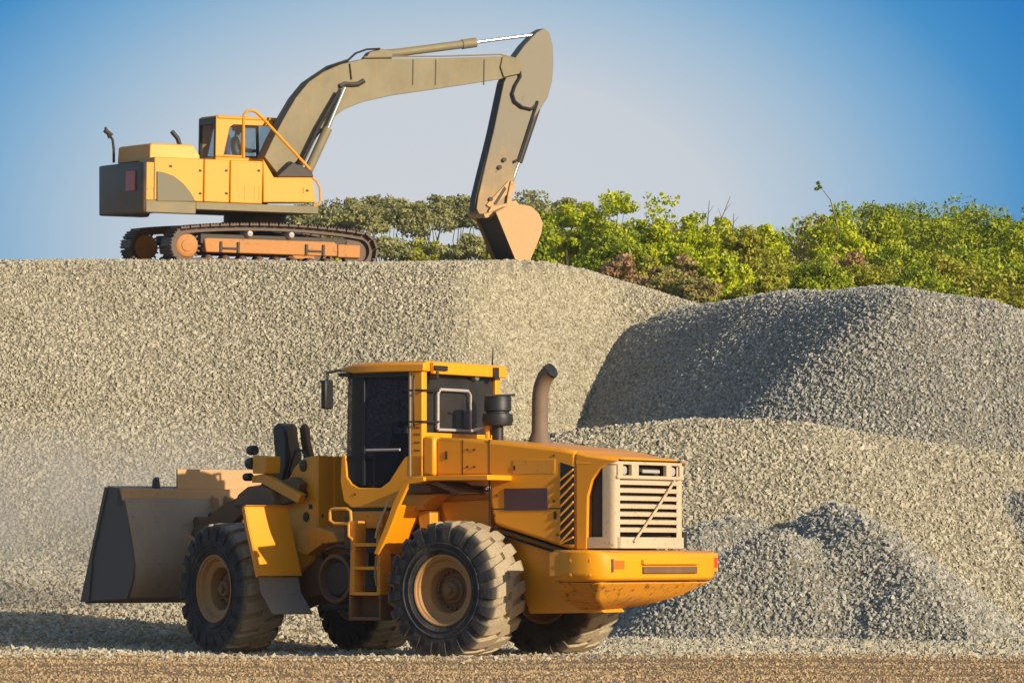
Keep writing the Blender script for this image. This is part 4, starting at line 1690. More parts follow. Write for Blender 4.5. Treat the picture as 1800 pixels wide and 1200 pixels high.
# undercarriage centre
m = MB(E)
m.box(-1.0, 1.0, -.6, .6, zs_ + .0, zs_ + .32)
for sx_ in (-1, 1):
    for sy_ in (-1, 1):
        m.hull_sections([[(sx_ * .5, sy_ * .3 - .2, zs_ + .05), (sx_ * .5, sy_ * .3 + .2, zs_ + .05), (sx_ * .5, sy_ * .3 + .2, zs_ + .3), (sx_ * .5, sy_ * .3 - .2, zs_ + .3)],
                         [(sx_ * 1.3, sy_ * 1.1 - .2, zs_ - .1), (sx_ * 1.3, sy_ * 1.1 + .2, zs_ - .1), (sx_ * 1.3, sy_ * 1.1 + .2, zs_ + .1), (sx_ * 1.3, sy_ * 1.1 - .2, zs_ + .1)]])
m.build('car_body', DK, exc, .02)
xc = ex_(448, 0, 380)
zdk = E.xz(400, 371, -1.3)[1]
m = MB(E)
m.lathe([(zs_ + .3, .0), (zs_ + .3, .62), (zdk + .0, .62), (zdk, 0)], c=(xc, 0, 0), axis='z', seg=36)
m.lathe([(zs_ + .42, .62), (zs_ + .42, .68), (zs_ + .52, .68), (zs_ + .52, .62)], c=(xc, 0, 0), axis='z', seg=36)
m.build('slewing_ring', DK, exc, 0)
# house
ws = -1.33
xb = ex_(252, ws, 320)
xfz = ex_(560, ws, 340)
ztop = E.xz(350, 279, ws)[1]
zmid = E.xz(350, 355, ws)[1]
m = MB(E)
m.box(ex_(345, ws), xfz - .1, -1.30, 1.30, zdk, zdk + .12)
m.box(ex_(345, ws), xfz + .0, -1.34, -1.30, zdk + .01, zmid)
m.box(ex_(345, ws), xfz + .0, 1.30, 1.34, zdk + .01, zmid)
m.build('deck_frame', M['boom'], exc, .01)
# side panels, each a door
cuts = [(270, 358), (358, 404), (404, 462)]
for i, (pa, pb) in enumerate(cuts):
    m = MB(E)
    xa, xb_ = ex_(pa + .6, ws), ex_(pb - .6, ws)
    m.box(xa, xb_, -1.33, -.45, zmid + .005, ztop)
    m.build('side_door', EY, exc, .02)
m = MB(E)
m.prism(E.poly([(462.6, 279), (482, 312), (549, 312), (556, 356), (462.6, 356)], ws), -1.33, -.50)
m.build('front_locker', EY, exc, .02)
m = MB(E)
m.box(ex_(345, ws), ex_(500, ws), -.45, .28, zmid, ztop - .25)
m.box(ex_(345, ws), ex_(395, ws), .28, 1.33, zmid, ztop)
m.box(ex_(395, ws), ex_(520, ws), .28, 1.33, zmid, zmid + .25)
m.build('engine_body', EY, exc, .02)
m = MB(E)
for px in (430, 447, 455):
    x = ex_(px, ws)
    m.box(x, x + .012, -1.336, -1.32, zmid + .05, zmid + .35)
m.box(ex_(533, ws), ex_(535, ws), -1.345, -1.33, zmid + .25, zmid + .35)
m.build('door_seams', M['yellow_dusty'], exc, 0)
# counterweight: plan rounded, extruded
zc0, zc1 = E.xz(252, 374, ws)[1], E.xz(252, 284, ws)[1]
xbk = ex_(252, ws)
ring = []
for y, x in ((1.36, xbk + .95), (1.36, xbk + .06), (1.30, xbk + .0), (1.0, xbk - .03), (0, xbk - .06), (-1.0, xbk - .03), (-1.28, xbk + .0), (-1.33, xbk + .05), (-1.33, xbk + .28), (-1.0, xbk + .28), (1.0, xbk + .95)):
    ring.append((x, y))
m = MB(E)
k_ = len(ring)
vs = [(x, y, zc0) for x, y in ring] + [(x - .02, y, zc1) for x, y in ring]
m.add(vs, [(i, (i + 1) % k_, k_ + (i + 1) % k_, k_ + i) for i in range(k_)] + [tuple(range(k_)), tuple(range(2 * k_ - 1, k_ - 1, -1))])
m.build('counterweight', M['counter'], exc, .05)
m = MB(E)
m.box(xbk + .05, ex_(270, ws), -1.345, -1.25, zmid, zc1 - .005)
m.build('counterweight_edge', M['yellow_dusty'], exc, .015)
m = MB(E)
m.box(xbk + .05, ex_(345, ws), -1.345, -1.25, zc0 + .01, zmid)
m.build('counterweight_side', M['boom'], exc, .02)
m = MB(E)
m.prism(E.poly([(276, 301), (288, 303), (305, 309), (322, 322), (335, 338), (344, 354), (276, 354)], ws - .02), -1.36, -1.33)
m.build('dark_corner_plate', M['olive'], exc, .01)
# red square on the back
xx = xbk - .075
a_, b_ = E.wz(220, 301, xx), E.wz(236, 335, xx)
m = MB(E)
m.box(xx + .01, xx + .06, b_[0] - .0, a_[0], b_[1], a_[1])
m.build('red_reflector', M['red'], exc, .006)
m = MB(E)
a_, b_ = E.wz(190, 324, xx - .0), E.wz(208, 331, xx - .0)
m.box(xx + .03, xx + .09, b_[0], a_[0], b_[1], a_[1])
m.build('worn_badge', M['silver'], exc, .004)
# engine cover on top
zt0, zt1 = E.xz(300, 279, -1.0)[1], E.xz(300, 253, -1.0)[1]
x0, x1_ = ex_(263, -1.0, 265), ex_(352, -1.0, 265)
m = MB(E)
m.hull_sections([[(x0, -1.0, zt0 - .05), (x0, .9, zt0 - .05), (x0 + .01, .88, zt1 - .03), (x0 + .01, -.98, zt1 - .03)],
                 [(x0 + .06, -1.0, zt0 - .05), (x0 + .06, .9, zt0 - .05), (x0 + .06, .88, zt1), (x0 + .06, -.98, zt1)],
                 [(x1_ - .15, -1.0, zt0 - .05), (x1_ - .15, .9, zt0 - .05), (x1_ - .15, .88, zt1), (x1_ - .15, -.98, zt1)],
                 [(x1_, -1.0, zt0 - .05), (x1_, .9, zt0 - .05), (x1_, .88, zt1 - .2), (x1_, -.98, zt1 - .2)]])
m.build('engine_cover', EY, exc, .02)
m = MB(E)
m.tube([E.p3(316, 255, -.3), E.p3(312, 243, -.3), E.p3(306, 236, -.3), E.p3(302, 231, -.3)], .045, 10)
m.build('exhaust_pipe', BK, exc, 0)
m = MB(E)
m.tube([E.p3(200, 286, .9), E.p3(200, 262, .9), E.p3(198, 246, .9), E.p3(192, 236, .9), E.p3(185, 224, .9)], .028, 8)
m.tube([E.p3(190, 240, .9), E.p3(196, 238, .9), E.p3(184, 229, .9)], .05, 8)
m.build('rear_mirror', DK, exc, 0)
# cab
c0, c1 = .30, 1.27
xcb, xcf = ex_(379, c0, 250), ex_(488, c0, 250)
zcb, zct = zmid + .1, E.xz(430, 206, c0)[1]
zw0, zw1 = E.xz(430, 277, c0)[1], E.xz(430, 220, c0)[1]
xw0, xw1 = ex_(400, c0, 250), ex_(478, c0, 250)
m = MB(E)
m.box(xcb, xcf, c0, c1, zcb, zw0)
m.build('cab_base', EY, exc, .03)
for y0 in (c0, c1 - .05):
    m = MB(E)
    m.prism([(xcb, zw0), (xw0 - .08, zw0), (xw0 + .04, zw1 - .06), (xw0 + .12, zw1), (xcf - .1, zw1), (xcf - .1, zct), (xcb, zct)], y0, y0 + .05)
    m.prism([(xw0 - .08, zw0), (xw0 + .38, zw0), (xw0 + .38, zw0 + .04), (xw0 - .08, zw0 + .04)], y0, y0 + .05)
    m.prism([(xw0 + .30, zw0), (xw0 + .36, zw0), (xw0 + .36, zw1), (xw0 + .30, zw1)], y0, y0 + .05)
    m.build('cab_side_frame', EY, exc, .012)
    m = MB(E)
    m.box(xw0 - .06, xcf - .12, y0 + .02, y0 + .028, zw0, zw1)
    m.build('cab_side_glass', M['glass_clear'], exc, 0)
m = MB(E)
m.box(xcb + .02, xcf - .02, c0 - .02, c1 + .02, zct - .06, zct + .015)
m.build('cab_roof', EY, exc, .03)
m = MB(E)
m.box(xcb - .01, xcb + .05, c0 + .02, c0 + .09, zw0 - .1, zct - .02)
m.box(xcb - .01, xcb + .05, c1 - .09, c1, zw0 - .1, zct - .02)
m.box(xcb - .01, xcb + .05, c0 + .09, c1 - .09, zct - .16, zct - .02)
m.build('rear_window_frame', BK, exc, .01)
m = MB(E)
m.box(xcb + .01, xcb + .02, c0 + .09, c1 - .09, zw0 - .1, zct - .16)
m.build('rear_window', M['glass_clear'], exc, 0)
for y0 in (c0, c1 - .06):
    m = MB(E)
    m.tube([(xcf - .06, y0 + .03, zw0), (xcf - .09, y0 + .03, zct - .03)], .035, 8)
    m.build('cab_front_post', BK, exc, 0)
m = MB(E)
m.box(xcf - .05, xcf - .04, c0 + .06, c1 - .06, zw0, zct - .05)
m.build('windscreen', M['glass_clear'], exc, 0)
m = MB(E)
xse = (xw0 + xcf) / 2 - .15
m.box(xse - .25, xse + .25, .58, 1.05, zw0 - .25, zw0 - .1)
m.box(xse - .32, xse - .2, .58, 1.05, zw0 - .1, zw0 + .45)
m.build('driver_seat', M['seat'], exc, .04)
# handrails
m = MB(E)
wh_ = -1.2
m.tube([E.p3(a, b, wh_) for a, b in ((428, 278), (428, 215), (429, 202), (434, 196), (442, 194), (450, 197), (462, 208), (545, 298))], .030, 8)
m.build('handrail', EY, exc, 0)
m = MB(E)
m.tube([E.p3(a, b, wh_ - .05) for a, b in ((549, 312), (556, 318), (562, 330), (563, 352), (560, 360), (551, 362))], .022, 8)
m.build('step_rail', EY, exc, 0)
# boom
m = MB(E)
bpts = [(490, 308), (465, 276), (481, 242), (500, 206), (520, 172), (543, 144), (570, 126), (600, 113), (640, 104), (760, 103), (893, 99), (912, 108), (915, 122), (903, 132),
        (878, 140), (760, 158), (690, 168), (640, 179), (606, 192), (585, 208), (560, 238), (532, 272), (510, 296)]
m.prism(E.poly(bpts, -.22), -.22, .22)
m.build('boom', M['boom'], exc, .012)
m = MB(E)
m.prism(E.poly([(640, 105), (650, 92), (668, 86), (690, 90), (688, 104)], -.1), -.12, .12)
m.prism(E.poly([(884, 100), (912, 103), (921, 116), (913, 130), (886, 136), (880, 118)], -.26), -.26, .26)
m.build('boom_brackets', M['boom'], exc, .01)
m = MB(E)
m.tube([E.p3(a, b, -.24) for a, b in ((597, 152), (606, 148), (618, 149), (630, 148), (640, 142))], .05, 8)
m.build('boom_pin', DK, exc, 0)
m = MB(E)
m.tube([E.p3(672, 95, 0), E.p3(700, 93, 0), E.p3(815, 78, 0)], .085, 14)
m.tube([E.p3(812, 78.5, 0), E.p3(836, 75, 0)], .10, 14)
cyl = m.build('arm_cylinder', M['boom'], exc, 0)
m = MB(E)
m.tube([E.p3(834, 75, 0), E.p3(950, 60, 0)], .036, 10)
m.build('cylinder_rod', M['steel'], cyl, 0)
for s in (-1, 1):
    m = MB(E)
    wq = .34 * s
    m.tube([E.p3(539, 306, -.34)[:1] + (wq,) + E.p3(539, 306, -.34)[2:], E.p3(576, 226, -.34)[:1] + (wq,) + E.p3(576, 226, -.34)[2:]], .095, 12)
    cyl = m.build('boom_cylinder', M['boom'], exc, 0)
    m = MB(E)
    m.tube([(E.p3(574, 230, -.34)[0], wq, E.p3(574, 230, -.34)[2]), (E.p3(606, 154, -.34)[0], wq, E.p3(606, 154, -.34)[2])], .042, 10)
    m.build('cylinder_rod', M['steel'], cyl, 0)
    m = MB(E)
    m.tube([(E.p3(528, 290, -.34)[0], wq, E.p3(528, 290, -.34)[2]), (E.p3(561, 222, -.34)[0], wq, E.p3(561, 222, -.34)[2]), (E.p3(597, 160, -.34)[0], wq, E.p3(597, 160, -.34)[2])], .04, 8)
    m.build('hydraulic_hose', BK, exc, 0)
m = MB(E)
m.prism(E.poly([(485, 312), (515, 285), (548, 300), (552, 312)], -.5), -.5, .3)
m.build('boom_foot', DK, exc, .02)
# hoses along the boom
m = MB(E)
for dy in (0, 3, 6):
    m.tube([E.p3(a, b, -.2 + .06 * dy) for a, b in ((478, 240 + dy), (503, 192 + dy), (522, 162 + dy), (545, 138 + dy), (575, 118 + dy), (612, 106 + dy))], .028, 6)
m.tube([E.p3(a, b, -.15) for a, b in ((612, 106), (625, 94), (645, 87), (668, 86))], .022, 6)
m.build('boom_hoses', BK, exc, 0)
m = MB(E)
m.tube([E.p3(a, b, -.24) for a, b in ((615, 112), (618, 140))], .012, 6)
m.build('boom_weld', DK, exc, 0)
for dy_, wv in ((0, .10), (3, .02), (6, -.08)):
    m = MB(E)
    m.tube([E.p3(500, 296, wv - .3), E.p3(505 + dy_, 285, wv - .3), E.p3(516 + dy_, 292, wv - .32), E.p3(530 + dy_, 304, wv - .3)], .022, 6)
    m.build('hydraulic_hose', BK, exc, 0)
m = MB(E)
m.tube([E.p3(a, b, -.16) for a, b in ((640, 101), (700, 100), (780, 99), (880, 96), (905, 103), (916, 118))], .018, 6)
m.build('steel_pipe', M['boom'], exc, 0)
for px_, py_ in ((300, 292), (352, 300), (398, 300), (455, 300), (540, 335), (352, 340), (398, 340)):
    x_, z_ = E.xz(px_, py_, ws)
    m = MB(E)
    m.box(x_ - .025, x_ + .025, -1.345, -1.33, z_ - .02, z_ + .02)
    m.build('door_latch', DK, exc, .003)
for px_ in (725, 765, 850):
    a_, b_ = E.xz(px_, 105, -.22), E.xz(px_ + 1.2, 150, -.22)
    m = MB(E)
    m.box(a_[0], b_[0] + .0, -.226, -.215, b_[1], a_[1])
    m.build('boom_weld', M['dark'], exc, 0)
# stick
m = MB(E)
spts = [(846, 381), (838, 366), (842, 340), (850, 305), (868, 230), (886, 145), (893, 130), (903, 106), (922, 80), (944, 57), (956, 50), (966, 58), (972, 80), (973, 110),
        (971, 142), (963, 172), (950, 192), (936, 212), (921, 250), (908, 292), (895, 340), (883, 368), (862, 382)]
m.prism(E.poly(spts, -.18), -.18, .18)
m.build('stick', M['stick'], exc, .012)
m = MB(E)
m.prism(E.poly([(846, 382), (838, 367), (841, 345), (853, 297), (907, 297), (898, 341), (884, 369), (862, 383)], -.186), -.186, .186)
m.build('stick_lower_sleeve', M['stick'], exc, .006)
m = MB(E)
m.prism(E.poly([(842, 350), (838, 366), (835, 372), (836, 350), (848, 300), (866, 230), (884, 148), (889, 148)], -.15), -.13, .13)
m.build('stick_guard', DK, exc, .006)
m = MB(E)
m.tube([E.p3(a, b, -.23) for a, b in ((913, 118), (915, 135), (906, 150), (901, 165), (905, 178), (918, 188), (935, 192), (943, 185))], .028, 7)
m.tube([E.p3(a, b, -.20) for a, b in ((945, 178), (938, 200), (925, 240), (912, 280), (903, 285))], .03, 7)
m.build('stick_hoses', BK, exc, 0)
m = MB(E)
m.tube([E.p3(944, 190, -.02), E.p3(912, 285, -.02)], .075, 12)
cyl = m.build('bucket_cylinder', DK, exc, 0)
m = MB(E)
m.tube([E.p3(913, 282, -.02), E.p3(899, 322, -.02)], .04, 10)
m.build('cylinder_rod', M['steel'], cyl, 0)
m = MB(E)
for s in (-1, 1):
    m.prism(E.poly([(893, 318), (903, 320), (905, 330), (862, 366), (854, 360)], -.2), s * .21 - .015, s * .21 + .015)
    m.prism(E.poly([(896, 318), (904, 322), (898, 348), (894, 378), (886, 378), (890, 345)], -.2), s * .25 - .015, s * .25 + .015)
m.build('bucket_linkage', M['stick_low'], exc, .006)
m = MB(E)
for px, py in ((886, 281), (878, 294), (862, 350), (900, 325)):
    x, z = E.xz(px, py, -.2)
    m.lathe([(0, .045), (-.05, .045), (-.05, 0)], c=(x, -.185, z), axis='y', seg=10)
m.prism(E.poly([(868, 358), (872, 360), (890, 332), (887, 328)], -.235), -.245, -.225)
m.build('stick_pins', DK, exc, 0)
# bucket
wb_ = .56
bp = [(873, 372), (893, 363), (915, 361), (932, 365), (945, 376), (952, 392), (950, 408), (942, 428), (932, 452), (927, 468)]
m = MB(E)
m.plate(E.poly(bp, -wb_), -.03, -wb_ + .02, wb_ - .02, True)
eb = m.build('bucket', M['bucket_tan'], exc, 0)
for s in (-1, 1):
    m = MB(E)
    y0, y1 = sorted((s * (wb_ - .02), s * wb_))
    side = E.poly([(871, 373), (893, 361.5), (916, 359.5), (934, 363), (947, 375), (954.5, 392), (952, 409), (944, 430), (934, 453), (928, 468), (914, 468)], -wb_)
    m.prism(side, y0, y1)
    m.build('bucket_side', M['bucket_tan'], eb, .004)
    m = MB(E)
    y0, y1 = sorted((s * wb_, s * (wb_ + .02)))
    m.prism(E.poly([(871, 373), (877, 371), (918, 468), (910, 468)], -wb_), y0, y1)
    m.build('side_cutter', M['bucket_tan'], eb, .004)
m = MB(E)
for s in (-1, 1):
    m.prism(E.poly([(853, 380), (862, 362), (880, 360), (905, 352), (912, 362), (880, 372)], -.2), s * .23 - .03, s * .23 + .03)
m.prism(E.poly([(843, 376), (873, 370), (876, 376), (846, 384)], -.2), -.4, .4)
m.build('bucket_ears', M['stick_low'], eb, .01)
m = MB(E)
m.prism(E.poly([(876, 374), (882, 371), (928, 466), (916, 466)], -wb_), -wb_ + .03, wb_ - .03)
m.build('bucket_shade_sheet', DK, eb, 0)  # dark sheet across the opening, painted shade of the empty cavity
for k in range(5):
    y = -wb_ + .08 + k * (2 * wb_ - .16) / 4
    x, z = E.xz(920, 466, -wb_)
    m = MB(E)
    m.prism([(x - .05, z + .03), (x + .05, z + .03), (x + .01, z - .13)], y - .05, y + .05)
    m.build('bucket_tooth', DK, eb, .004)


# ------------------------------------------------------------------ seated operators
def seated_person(fr, x, y, zseat, label, shirt, headgear, face_fwd=1):
    O = fr.mat @ Vector((x, y, zseat))
    mt = fr.mat.copy()
    mt.translation = O
    root = empty('person', mt)
    tag(root, label, 'person')
    J = [((0, 0, .10), .13), ((-.02, 0, .28), .125), ((-.03, 0, .45), .14), ((-.02, 0, .56), .07), ((.0, 0, .63), .052),
         ((-.03, .17, .50), .06), ((.06, .22, .30), .045), ((.28, .15, .28), .035),
         ((-.03, -.17, .50), .06), ((.06, -.22, .30), .045), ((.28, -.15, .28), .035),
         ((.10, .10, .08), .09), ((.42, .11, .10), .065), ((.48, .11, -.28), .045),
         ((.10, -.10, .08), .09), ((.42, -.11, .10), .065), ((.48, -.11, -.28), .045),
         ((.58, .11, -.32), .035), ((.58, -.11, -.32), .035)]
    ED = [(0, 1), (1, 2), (2, 3), (3, 4), (2, 5), (5, 6), (6, 7), (2, 8), (8, 9), (9, 10), (0, 11), (11, 12), (12, 13), (0, 14), (14, 15), (15, 16), (13, 17), (16, 18)]
    me = bpy.data.meshes.new('body')
    me.from_pydata([j[0] for j in J], ED, [])
    o = bpy.data.objects.new('body', me)
    C.objects.link(o)
    o.parent = root
    md = o.modifiers.new('skin', 'SKIN')
    for i, (_, r) in enumerate(J):
        me.skin_vertices[0].data[i].radius = (r, r)
    me.skin_vertices[0].data[0].use_root = True
    md.use_smooth_shade = True
    o.modifiers.new('sub', 'SUBSURF').levels = 1
    me.materials.append(shirt)
    WM[root.name] = mt
    fr2 = Frame(mt.translation, fr.ex, fr.ey, fr.ez)
    m = MB(fr2)
    hd = [(-.13, .03), (-.12, .06), (-.07, .078), (0, .088), (.06, .082), (.10, .055), (.118, 0)]
    m.lathe(hd, c=(.02, 0, .76), axis='z', seg=18)
    m.tube([(.0, 0, .6), (.01, 0, .68)], .05, 10)
    m.tube([(.10, 0, .775), (.128, 0, .75), (.10, 0, .735)], [.008, .016, .008], 6)
    m.tube([(.102, -.025, .715), (.106, 0, .713), (.102, .025, .715)], .006, 5)
    for s in (-1, 1):
        m.tube([(.01, s * .085, .78), (.01, s * .095, .755), (.01, s * .085, .73)], .014, 6)
        m.tube([(.098, s * .03, .785), (.104, s * .03, .785)], .009, 6)
        # hand: palm, four fingers and a thumb closed round a lever
        m.tube([(.28, s * .15, .28), (.33, s * .14, .28)], [.03, .036], 8)
        for q in range(4):
            yy = s * (.115 + q * .017)
            m.tube([(.34, yy, .29), (.375 - .003 * q, yy, .285), (.38 - .003 * q, yy, .262), (.355, yy, .25)], .008, 5)
        m.tube([(.32, s * .115, .29), (.345, s * .10, .275), (.362, s * .102, .262)], .009, 5)
    m.build('head', M['skin'], root, 0)
    m = MB(fr2)
    if headgear == 'cap':
        m.lathe([(.0, .094), (.03, .096), (.08, .09), (.115, .062), (.128, 0)], c=(.015, 0, .77), axis='z', seg=18)
        m.prism([(.09, .785), (.17, .775), (.17, .785), (.09, .80)], -.06, .06)
        m.tube([(-.06, .05, .74), (-.08, 0, .70), (-.06, -.05, .74)], .04, 8)
        m.build('cap', M['cap'], root, 0)
    else:
        m.lathe([(.015, .090), (.04, .092), (.08, .086), (.115, .058), (.126, 0)], c=(.008, 0, .765), axis='z', seg=18)
        m.build('hair', M['hair'], root, 0)
    m = MB(fr2)
    for s in (-1, 1):
        m.tube([(.08, s * .10, .07), (.42, s * .11, .10), (.47, s * .11, -.0), (.48, s * .11, -.28)], [.105, .08, .072, .06], 10)
    m.build('trousers', M['trousers'], root, 0)
    return root


seated_person(R, 1.18, 0, z0c + .47, 'dark-haired driver in a blue shirt seated in the cab of the orange loader', M['shirt_blue'], 'hair')
seated_person(E, xse + .02, .82, zw0 - .12, 'operator in a pale shirt and cream cap seated in the cab of the excavator', M['shirt_pale'], 'cap')


# ------------------------------------------------------------------ vegetation
def crown_mesh(name, mat, n, leaf, shape, seed, clumps, hw, hd, ch):
    """leaf cards gathered in clumps inside a crown of half-widths hw, hd and height ch"""
    r = np.random.default_rng(seed)
    cen = []
    while len(cen) < clumps:
        p = r.uniform(-1, 1, 3)
        p[2] = r.uniform(0, 1)
        q2 = p[0] ** 2 + p[1] ** 2
        if shape == 'umbrella':
            h = 1 - .35 * q2
            ok = q2 < 1 and (.58 * h < p[2] < h)
        elif shape == 'sparse':
            ok = q2 < .8
        else:
            h = math.sqrt(max(0, 1 - q2 * .92))
            ok = q2 < 1 and p[2] < h and (p[2] > h * .35 or r.random() < .4)
        if ok:
            cen.append(p)
    cen = np.array(cen) * np.array([hw, hd, ch]) * np.array([.86, .86, .88])
    rad = min(hw, ch * .6) * r.uniform(.16, .34, clumps)
    if shape == 'umbrella':
        rad *= 1.1
    per = n // clumps
    idx = np.repeat(np.arange(clumps), per)
    m = len(idx)
    q = r.normal(0, 1, (m, 3))
    q /= np.linalg.norm(q, axis=1)[:, None]
    sc = np.array([1.15, 1.15, .75 if shape != 'umbrella' else .5])
    pos = cen[idx] + q * (rad[idx] * r.uniform(.25, 1.0, m) ** .5)[:, None] * sc
    a = r.normal(0, 1, (m, 3)) + np.array([0, 0, -.2])
    a /= np.linalg.norm(a, axis=1)[:, None]
    b = np.cross(a, q + r.normal(0, .5, (m, 3)))
    b /= np.linalg.norm(b, axis=1)[:, None]
    ls = (leaf * r.uniform(.6, 1.3, m))[:, None]
    u, v_ = a * ls, b * ls * .6
    V = np.stack([pos - u, pos + v_, pos + u, pos - v_], 1).reshape(-1, 3)
    ct = r.uniform(-.25, .25, clumps)
    T = np.clip(.5 + ct[idx] + r.uniform(-.3, .3, m), 0, 1)
    me = bpy.data.meshes.new(name)
    me.from_pydata(V.tolist(), [], np.arange(4 * m).reshape(-1, 4).tolist())
    at = me.attributes.new('tint', 'FLOAT', 'FACE')
    at.data.foreach_set('value', T.astype(np.float32))
    me.materials.append(mat)
    return me


def trunk_mesh(seed, spread=1.0, forks=5):
    r = random.Random(seed)
    m = MB()
    m.tube([(0, 0, -.6), (.02, 0, .1), (-.02, .02, .3)], [.05, .045, .035], 7)
    for k in range(forks):
        a = 2 * math.pi * (k + r.random() * .6) / forks
        e = (math.cos(a) * .6 * spread * r.uniform(.5, 1), math.sin(a) * .6 * spread, r.uniform(.6, .85))
        mid_ = (e[0] * .45 + r.uniform(-.05, .05), e[1] * .45, .48)
        m.tube([(-.02, .02, .26), mid_, e], [.028, .018, .007], 5)
        e2 = (e[0] * 1.25, e[1] * .8 + .1, e[2] + .12)
        m.tube([mid_, ((mid_[0] + e2[0]) / 2 + .05, mid_[1] * .9, .66), e2], [.016, .01, .004], 4)
    me = m.mesh('trunk')
    me.materials.append(M['bark'])
    return me


CR = {  # material, leaves, half leaf length in pixels of the 1800 wide picture, shape, clumps
    'dark': ('leaf_haze', 4200, 3.6, 'umbrella', 46), 'dark2': ('leaf_haze', 4600, 3.4, 'umbrella', 54),
    'lime': ('leaf_lime', 6500, 3.7, 'bush', 42), 'lime2': ('leaf_lime', 7000, 3.6, 'bush', 52),
    'green': ('leaf_green', 9500, 3.3, 'bush', 80), 'green2': ('leaf_green', 10500, 3.2, 'bush', 95),
    'olive': ('leaf_olive', 7000, 3.5, 'bush', 60), 'red': ('leaf_red', 2600, 4.0, 'bush', 24),
    'brown': ('leaf_brown', 5000, 3.4, 'bush', 46), 'wispy': ('leaf_lime', 420, 3.2, 'sparse', 30)}
TR = [trunk_mesh(k, 1.0) for k in range(4)]


def ground_at(X, Y):
    if Y > 96:
        return float(h_hill(np.array([X]), np.array([Y]))[0])
    return 0.


def plant(name, kind, px, ytop, wpx, Y, label, cat, hpx=None, group=None, trunk=True):
    ytop -= 16 if Y < 150 else 6
    if kind == 'red':
        ytop += 8
    hpx = hpx + 10 if hpx else hpx
    X = (px - CX) / FPX * Y
    zt = HCAM + (HY - ytop) / FPX * Y
    g = ground_at(X, Y)
    hw = wpx / 2 / FPX * Y
    ch = hpx / FPX * Y if hpx else zt - g
    root = empty(name, Matrix.Translation((X, Y, g)))
    tag(root, label, cat, group)
    mt_, n_l, lf, shp, cl_ = CR[kind]
    o = bpy.data.objects.new('crown', crown_mesh('crown', M[mt_], n_l, lf / FPX * Y, shp, int(px * 31 + ytop), cl_, hw, hw * .8, ch))
    C.objects.link(o)
    o.parent = root
    zc = zt - ch
    o.location = (0, 0, zc - g)
    if trunk:
        t = bpy.data.objects.new('trunk', TR[int(px) % 4])
        C.objects.link(t)
        t.parent = root
        hh = zt - g
        base = max(zc - g - .1 * hh, 0)
        t.scale = (hw * 1.0, hw * .8, hh * .98)
        t.location = (0, 0, .0)
        t.rotation_euler = (0, 0, (px * 3571 % 628) / 100)
    return root


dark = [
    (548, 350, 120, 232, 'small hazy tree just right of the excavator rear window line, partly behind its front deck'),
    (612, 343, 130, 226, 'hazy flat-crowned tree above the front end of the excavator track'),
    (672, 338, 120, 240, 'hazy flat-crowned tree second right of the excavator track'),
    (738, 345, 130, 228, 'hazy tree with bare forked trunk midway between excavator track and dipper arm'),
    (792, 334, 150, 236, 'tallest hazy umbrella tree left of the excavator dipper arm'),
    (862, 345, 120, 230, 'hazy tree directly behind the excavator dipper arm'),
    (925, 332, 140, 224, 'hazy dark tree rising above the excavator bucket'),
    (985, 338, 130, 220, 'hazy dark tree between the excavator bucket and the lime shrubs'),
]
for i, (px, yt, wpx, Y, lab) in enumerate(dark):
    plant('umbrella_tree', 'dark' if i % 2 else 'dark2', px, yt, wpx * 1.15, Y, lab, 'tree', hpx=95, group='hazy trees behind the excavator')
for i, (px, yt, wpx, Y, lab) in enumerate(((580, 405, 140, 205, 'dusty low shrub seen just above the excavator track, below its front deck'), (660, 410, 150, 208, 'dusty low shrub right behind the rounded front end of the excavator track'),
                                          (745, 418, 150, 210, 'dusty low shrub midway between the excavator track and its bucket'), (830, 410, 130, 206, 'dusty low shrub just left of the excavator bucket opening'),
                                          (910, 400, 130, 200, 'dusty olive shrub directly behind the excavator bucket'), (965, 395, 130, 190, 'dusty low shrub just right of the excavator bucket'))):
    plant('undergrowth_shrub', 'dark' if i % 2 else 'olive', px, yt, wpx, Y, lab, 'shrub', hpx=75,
          group='dusty shrubs under the hazy trees', trunk=False)
